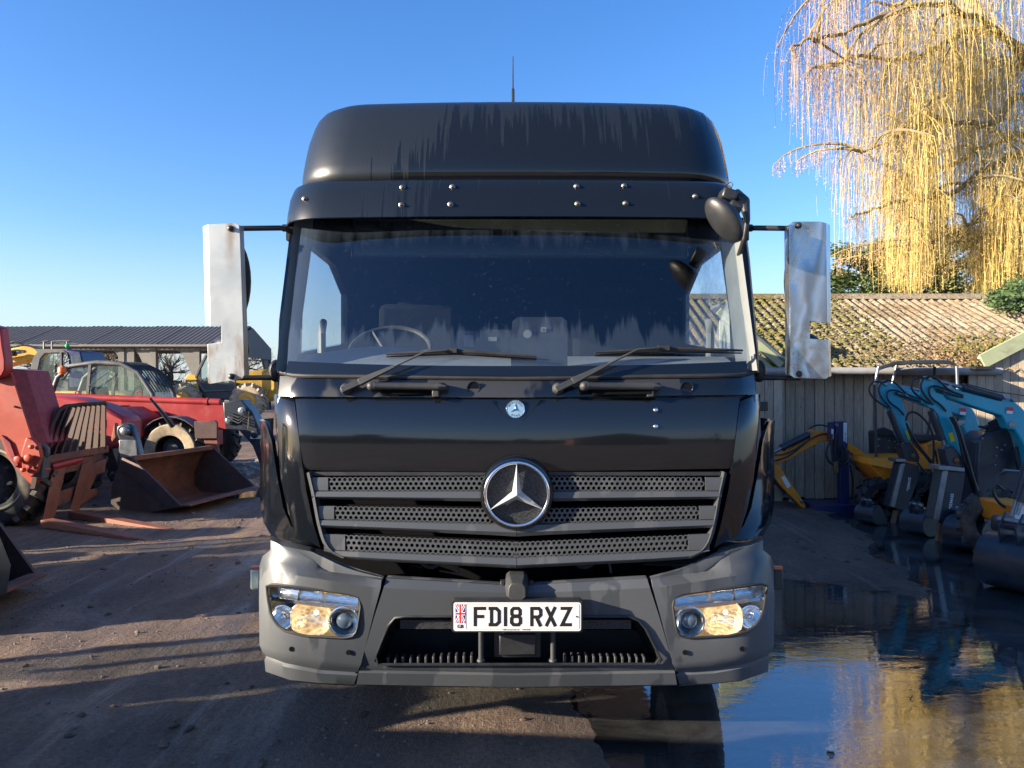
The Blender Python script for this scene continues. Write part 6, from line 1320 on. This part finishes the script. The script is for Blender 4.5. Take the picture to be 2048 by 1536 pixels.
for px, s_ in ((500, 1), (372, 1)):
    c_ = P(px, 793, Y7); m = MB(); wheel(m, Vector((c_.x, c_.y - .1, c_.z - .12)), .47, .4, 32, .5, Vector((0, 1, 0)), 14, .05); w_ = m.build('tyre', M['mudt'], jt, ang=50)
    m = MB(); m.lathe((c_.x, c_.y - .32, c_.z - .12), (0, -1, 0), [(-.1, .27), (0, .25), (.01, .12), (.08, .1)], 24); m.build('rim', M['yelm'], w_)
# open barn ---------------------------------------------------------
barn = thing('open_barn', 'long open-sided barn with dark corrugated roof and concrete posts in the distance', 'barn', (-20, 44, 0))
conc = pbr('barn_concrete', (.16, .15, .13), .8, var=.2, vs=1.5); rfm = pbr('dark_barn_roof', (.045, .045, .05), .7, var=.25, vs=3, bmp=.1, bs=10)
Xr = -15.6; X0 = -46; y0, y1, ym = 42.5, 49.5, 46.0; ze = 3.85; zr = 5.02
for (ya, za), (yb, zb) in (((y0 - .4, ze - .1), (ym, zr)), ((ym, zr), (y1 + .4, ze - .1))):
    x = Xr - 1.9 * 16; i = 0
    while x < Xr - .1:
        n = 14; rows = []
        for t in (0, 1):
            rows.append([Vector((x + 1.9 * k / n, lerp(ya, yb, t), lerp(za, zb, t) + .035 * (k % 2) + .02 * (i % 2))) for k in range(n + 1)])
        MB().shell(rows, (0, 0, -.03)).build('roof_sheet', rfm, barn, smooth=False, fix=False); x += 1.9; i += 1
xe = Xr + .2
for yy in (y0, y1): MB().bx(X0, xe - .1, yy - .1, yy + .1, ze - (.42 if yy == y0 else .3), ze - .12).build('eave_beam', conc, barn)
MB().tube([(X0, y0 - .45, ze - .16), (xe, y0 - .45, ze - .16)], .07, 8).build('gutter', conc, barn)
m = MB(); m.prism([Vector((xe - .15, y, z)) for y, z in ((y0, ze - .7), (y0, ze), (ym, zr - .08), (y1, ze), (y1, ze - .7))], Vector((.08, 0, 0))); m.build('gable_cladding', pbr('grey_gable_boards', (.17, .15, .125), .8, var=.3, vs=3, stretch=(1, 6, .4)), barn)
for px in (265, 308, 395):
    for yy, w_ in ((y0, .32),):
        x = (px - 1024) / F * yy; s_ = -1
        MB().bx(x - w_ / 2, x + w_ / 2, yy - .15, yy + .15, 0, ze - .3).build('post', conc, barn); m = MB(); m.prism([Vector((x + s_ * (w_ / 2 - .02), yy - .1, z_)) if k == 0 else Vector((x + s_ * k, yy - .1, z_)) for k, z_ in ((0, ze - .42), (1.0, ze - .42), (.8, ze - .62), (.14, ze - 2.0))], Vector((0, .2, 0))); m.build('haunch', conc, barn)
for x in (-21.5, -33, -38.5, -44): MB().bx(x - .16, x + .16, y0 - .15, y0 + .15, 0, ze - .3).build('post', conc, barn)
for x in (-42, -36, -30, -24, -18.6, xe - .3): MB().bx(x - .15, x + .15, y1 - .15, y1 + .15, 0, ze - .3).build('post', conc, barn)
for yy, k in ((y1, -1), (y0, 1)):
    MB().bx(xe - .4, xe - .15, yy - .2, yy + .2, 0, ze - .5).build('post', conc, barn); m = MB(); m.prism([Vector((xe - .35, yy + k * a, z_)) for a, z_ in ((.1, ze - .6), (1.3, ze - .6), (.1, ze - 2.0))], Vector((.15, 0, 0))); m.build('haunch', conc, barn)
# ================================================================ trees
def ribbon(mb, pts, w0, w1, rnd):
    a = rnd.uniform(0, math.pi); s = Vector((math.cos(a), math.sin(a), 0)); n = len(pts); vs = []
    for i, p in enumerate(pts): h = s * lerp(w0, w1, i / (n - 1)) / 2; vs += [p - h, p + h]
    mb.add(vs, [(2 * i, 2 * i + 1, 2 * i + 3, 2 * i + 2) for i in range(n - 1)])
bark = pbr('willow_bark', (.22, .17, .09), .85, var=.35, vs=6, bmp=.4, bs=20)
twig_g = pbr('golden_willow_shoots', (.46, .33, .09), .6, var=.22, vs=3, bmp=0); twig_p = pbr('pinkish_willow_shoots', (.32, .21, .10), .65, var=.2, vs=3, bmp=0)
def smooth_path(pts, k=2):
    for _ in range(k):
        s_ = [pts[0]]
        for a, b in zip(pts, pts[1:]): s_ += [lerp(a, b, .25), lerp(a, b, .75)]
        pts = s_ + [pts[-1]]
    return pts
wl = thing('willow_tree', 'weeping willow with bare golden hanging shoots towering over the shed at upper right', 'tree', (12.6, 16.5, 0))
rnd = random.Random(11)
tr = MB(); tr.tube(smooth_path([Vector((12.9, 16.8, 0)), Vector((12.6, 16.6, 2.5)), Vector((12.2, 16.3, 5)), Vector((11.6, 16, 8)), Vector((11.0, 15.8, 11.5))]), [.42 * (1 - i / 17) ** .7 + .05 for i in range(17)][:17] if False else .3, 12); tr.build('trunk', bark, wl, ang=70)
limbs = [ # (px,py,Y) from trunk outward
 [(2140, 380, 16), (2048, 300, 15.5), (1990, 330, 15), (1958, 345, 14.8), (1908, 387, 14.6), (1870, 400, 14.5), (1800, 405, 14.3), (1740, 425, 14.1), (1700, 430, 14)],
 [(2140, 300, 16), (2080, 160, 16), (2000, 60, 15.5), (1920, 20, 15), (1850, 5, 14.6), (1742, 37, 14.2), (1658, 79, 14), (1610, 78, 13.8), (1583, 96, 13.7)],
 [(2140, 250, 16), (2040, 170, 15.5), (1990, 250, 15), (1940, 250, 14.7), (1890, 235, 14.5), (1850, 240, 14.3), (1780, 280, 14.1), (1720, 310, 14)],
 [(2100, 150, 16.5), (2000, 60, 16.2), (1930, 60, 15.8), (1870, 100, 15.4), (1800, 122, 15), (1740, 110, 14.8), (1690, 120, 14.5), (1640, 135, 14.3)],
 [(2140, 60, 16), (2060, -60, 16), (1960, -120, 15.6), (1860, -140, 15.2), (1760, -110, 14.8), (1690, -50, 14.5)],
 [(2150, 420, 15), (2080, 360, 14.6), (2020, 380, 14.4), (1980, 430, 14.2), (1900, 470, 14), (1840, 490, 13.9)],
 [(2150, 200, 17), (2040, 120, 17), (1960, 140, 17), (1900, 190, 16.8), (1840, 210, 16.6)],
 [(2150, 350, 17), (2060, 260, 17), (1980, 290, 17), (1900, 330, 16.8), (1830, 350, 16.6), (1770, 370, 16.4)],
 [(2150, 0, 17), (2040, -100, 17), (1940, -60, 17), (1850, -20, 16.8), (1780, 20, 16.5)],
 [(2160, 450, 16), (2100, 420, 15.6), (2050, 430, 15.3), (2010, 470, 15), (1990, 500, 14.8)]]
lm = MB(); lp = []
for li, l in enumerate(limbs):
    p = [P(x, y, Y) + Vector((0, 0, 0)) for x, y, Y in l]; p = smooth_path(p, 2)
    p = [q + Vector((rnd.gauss(0, .02), rnd.gauss(0, .02), rnd.gauss(0, .03))) for q in p]
    n = len(p); lm.tube(p, [lerp(.10, .016, (i / (n - 1)) ** .7) for i in range(n)], 7); lp.append(p)
    for _ in range(9):        # side branches
        i = rnd.randrange(n // 4, n); q = p[i]; d = Vector((rnd.uniform(-1, .4), rnd.uniform(-.8, .8), rnd.uniform(-.1, .8))).normalized(); ln = rnd.uniform(.6, 1.8); br = [q]
        for k in range(8): d = (d + Vector((rnd.gauss(0, .15), rnd.gauss(0, .15), -.14 + rnd.gauss(0, .1)))).normalized(); br.append(br[-1] + d * ln / 8)
        lm.tube(br, [lerp(.035, .010, k / 8) for k in range(9)], 5); lp.append(br)
lm.build('limb', bark, wl, ang=70)['kind'] = 'stuff'
sg_, sp_ = MB(), MB()
def shoot(mb, q, ln, w, lean):
    pts = [q]; d = Vector((lean.x * .5 + rnd.gauss(0, .22), lean.y * .5 + rnd.gauss(0, .22), rnd.uniform(-.7, .25))).normalized(); n = 9
    for k in range(n):
        d = (d + Vector((rnd.gauss(0, .10), rnd.gauss(0, .10), -.7 if k < 2 else -1.3))).normalized(); pts.append(pts[-1] + d * ln / n)
    ribbon(mb, pts, w, w * .45, rnd)
    for k in range(2, n + 1):           # buds along the shoot
        if rnd.random() < .6: q_ = lerp(pts[k - 1], pts[k], rnd.random()); a_ = rnd.uniform(0, 6.28); e_ = Vector((math.cos(a_), math.sin(a_), -.8)) * rnd.uniform(.015, .04); mb.add([q_, q_ + e_ + Vector((0, 0, .008)), q_ + e_ * .9 - Vector((0, 0, .012))], [(0, 1, 2)])
for p in lp:
    n = len(p)
    tot = sum((a - b).length for a, b in zip(p, p[1:]))
    for _ in range(int(tot * 85)):
        t = rnd.random() ** .8 * (n - 1); i = int(t); i = min(i, n - 2); q = lerp(p[i], p[i + 1], t - i)
        px = 1024 + q.x / q.y * F; py = 768 - (q.z - H) / q.y * F
        gold = px > 1800 + rnd.gauss(0, 80)
        if not gold and rnd.random() < .35: continue
        dens = interp([(1560, .45), (1700, .40), (1800, .55), (2048, .65)], px)
        if rnd.random() > dens: continue
        bot = interp([(1560, 200), (1640, 320), (1700, 480), (1780, 565), (1850, 575), (1900, 420), (1940, 380), (1960, 600), (2048, 590)], px) + rnd.gauss(0, 25)
        mxl = max(.3, (bot - py) / F * q.y); ln = min(mxl, rnd.uniform(.8, 3.8) if gold else rnd.uniform(.6, 2.6))
        shoot(sg_ if gold else sp_, q, ln, rnd.uniform(.0045, .010), Vector((rnd.uniform(-.6, .2), rnd.uniform(-.5, .3), 0)))
def curtain(px0, px1, y0_, y1_, n, Y):
    for _ in range(n):
        px = rnd.uniform(px0, px1); t = rnd.uniform(y0_, y1_ - 40); Yy = Y + rnd.gauss(0, .6); q = P(px, t, Yy); ln = rnd.uniform(.5, 2.2); ln = min(ln, (y1_ + rnd.gauss(0, 12) - t) / F * Yy)
        shoot(sg_, q, max(.2, ln), rnd.uniform(.0045, .010), Vector((0, 0, 0)))
curtain(1950, 2075, 20, 600, 900, 15.5); curtain(1775, 1868, 120, 575, 620, 14.4); curtain(1860, 1990, 0, 340, 520, 15.5); curtain(1960, 2090, 300, 605, 800, 14.6); curtain(1720, 1860, 150, 430, 260, 14.8); curtain(1700, 1880, 20, 300, 300, 15)
sg_.build('golden_shoots', twig_g, wl, fix=False, smooth=False)['kind'] = 'stuff'; sp_.build('pale_shoots', twig_p, wl, fix=False, smooth=False)['kind'] = 'stuff'
# bare deciduous trees
btm = pbr('bare_tree_bark', (.15, .115, .085), .9, var=.3, vs=1, bmp=0)
def bare_tree(name, label, x, y, h, seed, w=.05, grp=None, depth=5):
    rnd = random.Random(seed); t = thing(name, label, 'tree', (x, y, 0), grp); tr = MB(); cr = MB()
    def grow(p, d, ln, r, lv):
        pts = [p]
        for k in range(4): d = (d + Vector((rnd.gauss(0, .12), rnd.gauss(0, .12), rnd.gauss(.03, .08)))).normalized(); pts.append(pts[-1] + d * ln / 4)
        if lv == 0: tr.tube(pts, [lerp(r, r * .7, k / 4) for k in range(5)], 7)
        elif r > w * .6: cr.tube(pts, [lerp(r, r * .6, k / 4) for k in range(5)], 4, cap=False)
        else: ribbon(cr, pts, max(r * 2, w * .35), w * .25, rnd)
        if lv >= depth: return
        for k in range(rnd.choice((3, 4)) if lv else 5):
            a = rnd.uniform(0, 6.28); tilt = rnd.uniform(.35, .95); ax = Vector((math.cos(a), math.sin(a), 0)); nd = (d * math.cos(tilt) + (ax - d * ax.dot(d)).normalized() * math.sin(tilt)).normalized()
            grow(pts[rnd.choice((2, 3, 4, 4))], nd, ln * rnd.uniform(.62, .82), r * .6, lv + 1)
    grow(Vector((x, y, 0)), Vector((0, 0, 1)), h * .28, h * .028, 0)
    tr.build('trunk', btm, t, fix=False); cr.build('crown', btm, t, fix=False, smooth=False)['kind'] = 'stuff'; return t
bare_tree('bare_tree', 'bare tree seen under the barn roof, left of its middle posts', -28.5, 54, 6.8, 1, .06)
bare_tree('bare_tree', 'spreading bare tree behind the barn between the two haunched posts', -24.5, 53, 6.4, 2, .06)
bare_tree('bare_tree', 'bare tree rising above the barn roof beside the mirror guard', -21.8, 56, 8.4, 3, .06)
bare_tree('bare_tree', 'bare twiggy tree under the right end of the barn roof', -17.8, 54, 4.9, 4, .05)
bare_tree('bare_tree', 'bare bush behind the barn beyond the yellow excavator', -33, 56, 6.2, 5, .06)
bare_tree('bare_tree', 'wide bare tree seen through the barn behind its leftmost visible post', -31, 52, 6.6, 15, .07)
bare_tree('bare_tree', 'twiggy bare tree behind the barn between the second and third posts', -26.3, 51.5, 6.2, 16, .07)
bare_tree('bare_tree', 'dense bare tree behind the barn next to the mirror guard', -22.6, 52, 6.4, 17, .07)
bare_tree('bare_tree', 'faint bare treetop above the shed ridge beside the lorry', 11.6, 36, 6.9, 6, .04)
# evergreens
leaf = []
for c_ in ((.05, .085, .03), (.085, .12, .035), (.12, .14, .045)): leaf.append(pbr('evergreen_foliage', c_, .75, var=.5, vs=2.5, bmp=0))
def evergreen(name, label, x, y, h, r, seed, mt, grp=None, n=5200, cone=.75, leafs=.16):
    rnd = random.Random(seed); t = thing(name, label, 'tree', (x, y, 0), grp)
    MB().tube([(x, y, 0), (x + .1, y, h * .5), (x, y, h * .92)], [r * .09, r * .06, .03], 8).build('trunk', bark, t)
    m = MB(); br = []
    for k in range(120):
        z = rnd.uniform(.12, .97); rad = r * ((1 - z) ** cone * 1.15 + .05) * rnd.uniform(.7, 1.15); br.append((z * h, rnd.uniform(0, 6.28), rad))
    for _ in range(n):
        z, a, rad = rnd.choice(br); u = rnd.random() ** .45; q = Vector((x + math.cos(a) * rad * u + rnd.gauss(0, r * .12), y + math.sin(a) * rad * u + rnd.gauss(0, r * .12), z + u * rad * .12 + rnd.gauss(0, h * .018)))
        s_ = leafs * rnd.uniform(.5, 1.3); d = Vector((math.cos(a), math.sin(a), rnd.uniform(-.3, .6))).normalized(); e = d.cross(Vector((rnd.gauss(0, 1), rnd.gauss(0, 1), 1))).normalized()
        m.add([q, q + d * s_ * .5 + e * s_ * .28, q + d * s_, q + d * s_ * .5 - e * s_ * .28], [(0, 1, 2, 3)])
    m.build('crown', mt, t, fix=False, smooth=False)['kind'] = 'stuff'; return t
evergreen('evergreen_tree', 'dark bushy evergreen just above the shed roof, left of the hanging shoots', 10.9, 24, 5.9, 1.7, 21, leaf[1], None, 26000, .35, .13)
evergreen('evergreen_tree', 'broad evergreen behind the golden shoots over the shed roof', 12.7, 25, 6.2, 1.9, 22, leaf[2], None, 28000, .35, .13)
evergreen('evergreen_tree', 'dark blue-green evergreen right of the hanging shoots', 14.2, 25, 6.7, 1.4, 23, leaf[0], None, 22000, .45, .13)
evergreen('evergreen_tree', 'tall narrow evergreen nearly hidden by the willow at the right', 16.3, 26, 6.6, 1.1, 24, leaf[0], None, 4200, .6, .22)
evergreen('evergreen_tree', 'tall dark conifer behind the willow at the right edge', 17.6, 25, 9.5, 1.7, 26, leaf[1], None, 6000, .6, .24)
iv = MB(); rnd = random.Random(31)
for _ in range(11000):
    u = rnd.random(); px = lerp(1985, 2120, u); py = rnd.uniform(lerp(600, 520, u), lerp(612, 668, u)); Y = 13.2 + rnd.gauss(0, .5); q = P(px, py, Y) + Vector((rnd.gauss(0, .08), 0, rnd.gauss(0, .08))); s_ = rnd.uniform(.022, .05)
    d = Vector((rnd.gauss(0, 1), -abs(rnd.gauss(0, 1)), rnd.gauss(0, 1))).normalized(); e = d.orthogonal().normalized()
    iv.add([q - d * s_, q + e * s_ * .6, q + d * s_, q - e * s_ * .6], [(0, 1, 2, 3)])
ivt = thing('ivy_bush', 'mass of ivy spilling over the right end of the shed roof', 'ivy', (9, 13.2, 0))
iv.build('leaves', pbr('ivy_leaves', (.06, .10, .03), .5, var=.5, vs=6, bmp=0), ivt, fix=False, smooth=False)['kind'] = 'stuff'; MB().tube([(9.2, 13.6, 0), (9.1, 13.4, 1.5), (9.0, 13.2, 2.8)], .05, 6).build('stem', bark, ivt)
# what stands behind the photographer (seen only in reflections)
src = evergreen('evergreen_tree', 'dark conifer in the row behind the photographer', -14, -42, 6.2, 2.2, 41, leaf[0], 'conifers behind the photographer', 2600, .8, .6)
rnd = random.Random(9)
for i in range(16):
    x = -30 + i * 4.1 + rnd.uniform(-1, 1); 
    if -60 < x < 60: dup(src, 'dark conifer in the row behind the photographer', Vector((x - (-14) + -14, -42 + rnd.uniform(-4, 4), rnd.uniform(-2.8, .6))))
hs = thing('brick_house', 'brick house with tiled roof behind the photographer', 'house', (9, -38, 0))
brk = pbr('house_brick', (.25, .10, .06), .8); MB().bx(5, 13, -42, -36, 0, 3.2).build('wall', brk, hs); MB().prism([Vector((4.6, -35.8, 3.2)), Vector((9, -35.8, 6.2)), Vector((13.4, -35.8, 3.2))], Vector((0, -6.6, 0))).build('roof', pbr('house_tiles', (.16, .10, .08), .8), hs)
bare_tree('bare_tree', 'bare tree behind the photographer near the brick house', 18, -34, 9, 44, .1, None, 4)
m = MB(); hrows = []
for j in range(5): hrows.append([Vector((x, -120 - j * 20, (7 + 5 * noise.noise((x * .012, 3, 0)) + (9 if x < -10 else 0) * min(1, (-10 - x) / 40 if x < -10 else 0)) * math.sin(math.pi * j / 4))) for x in range(-260, 261, 20)])
m.grid(hrows); tag(m.build('hill', pbr('wooded_hill', (.03, .04, .03), .9, vs=.1), fix=False), kind='structure')
hd = MB(); rnd = random.Random(77)
for _ in range(15000):
    x = rnd.uniform(-110, 110); top = 2.0 + .9 * noise.noise((x * .15, 0, 0)) + .5 * noise.noise((x * .6, 4, 0)); q = Vector((x, 72 + rnd.gauss(0, 1), rnd.uniform(0, max(.8, top)))); s_ = rnd.uniform(.15, .5)
    a = Vector((rnd.gauss(0, 1), rnd.gauss(0, .5), rnd.gauss(0, 1))).normalized() * s_; b_ = a.orthogonal().normalized() * s_ * .6; hd.add([q - a, q + b_, q + a, q - b_], [(0, 1, 2, 3)])
tag(hd.build('distant_hedge', pbr('winter_hedge', (.10, .085, .05), .9, var=.5, vs=1, bmp=0), fix=False, smooth=False), kind='stuff', label='low brown winter hedge along the far edge of the yard')
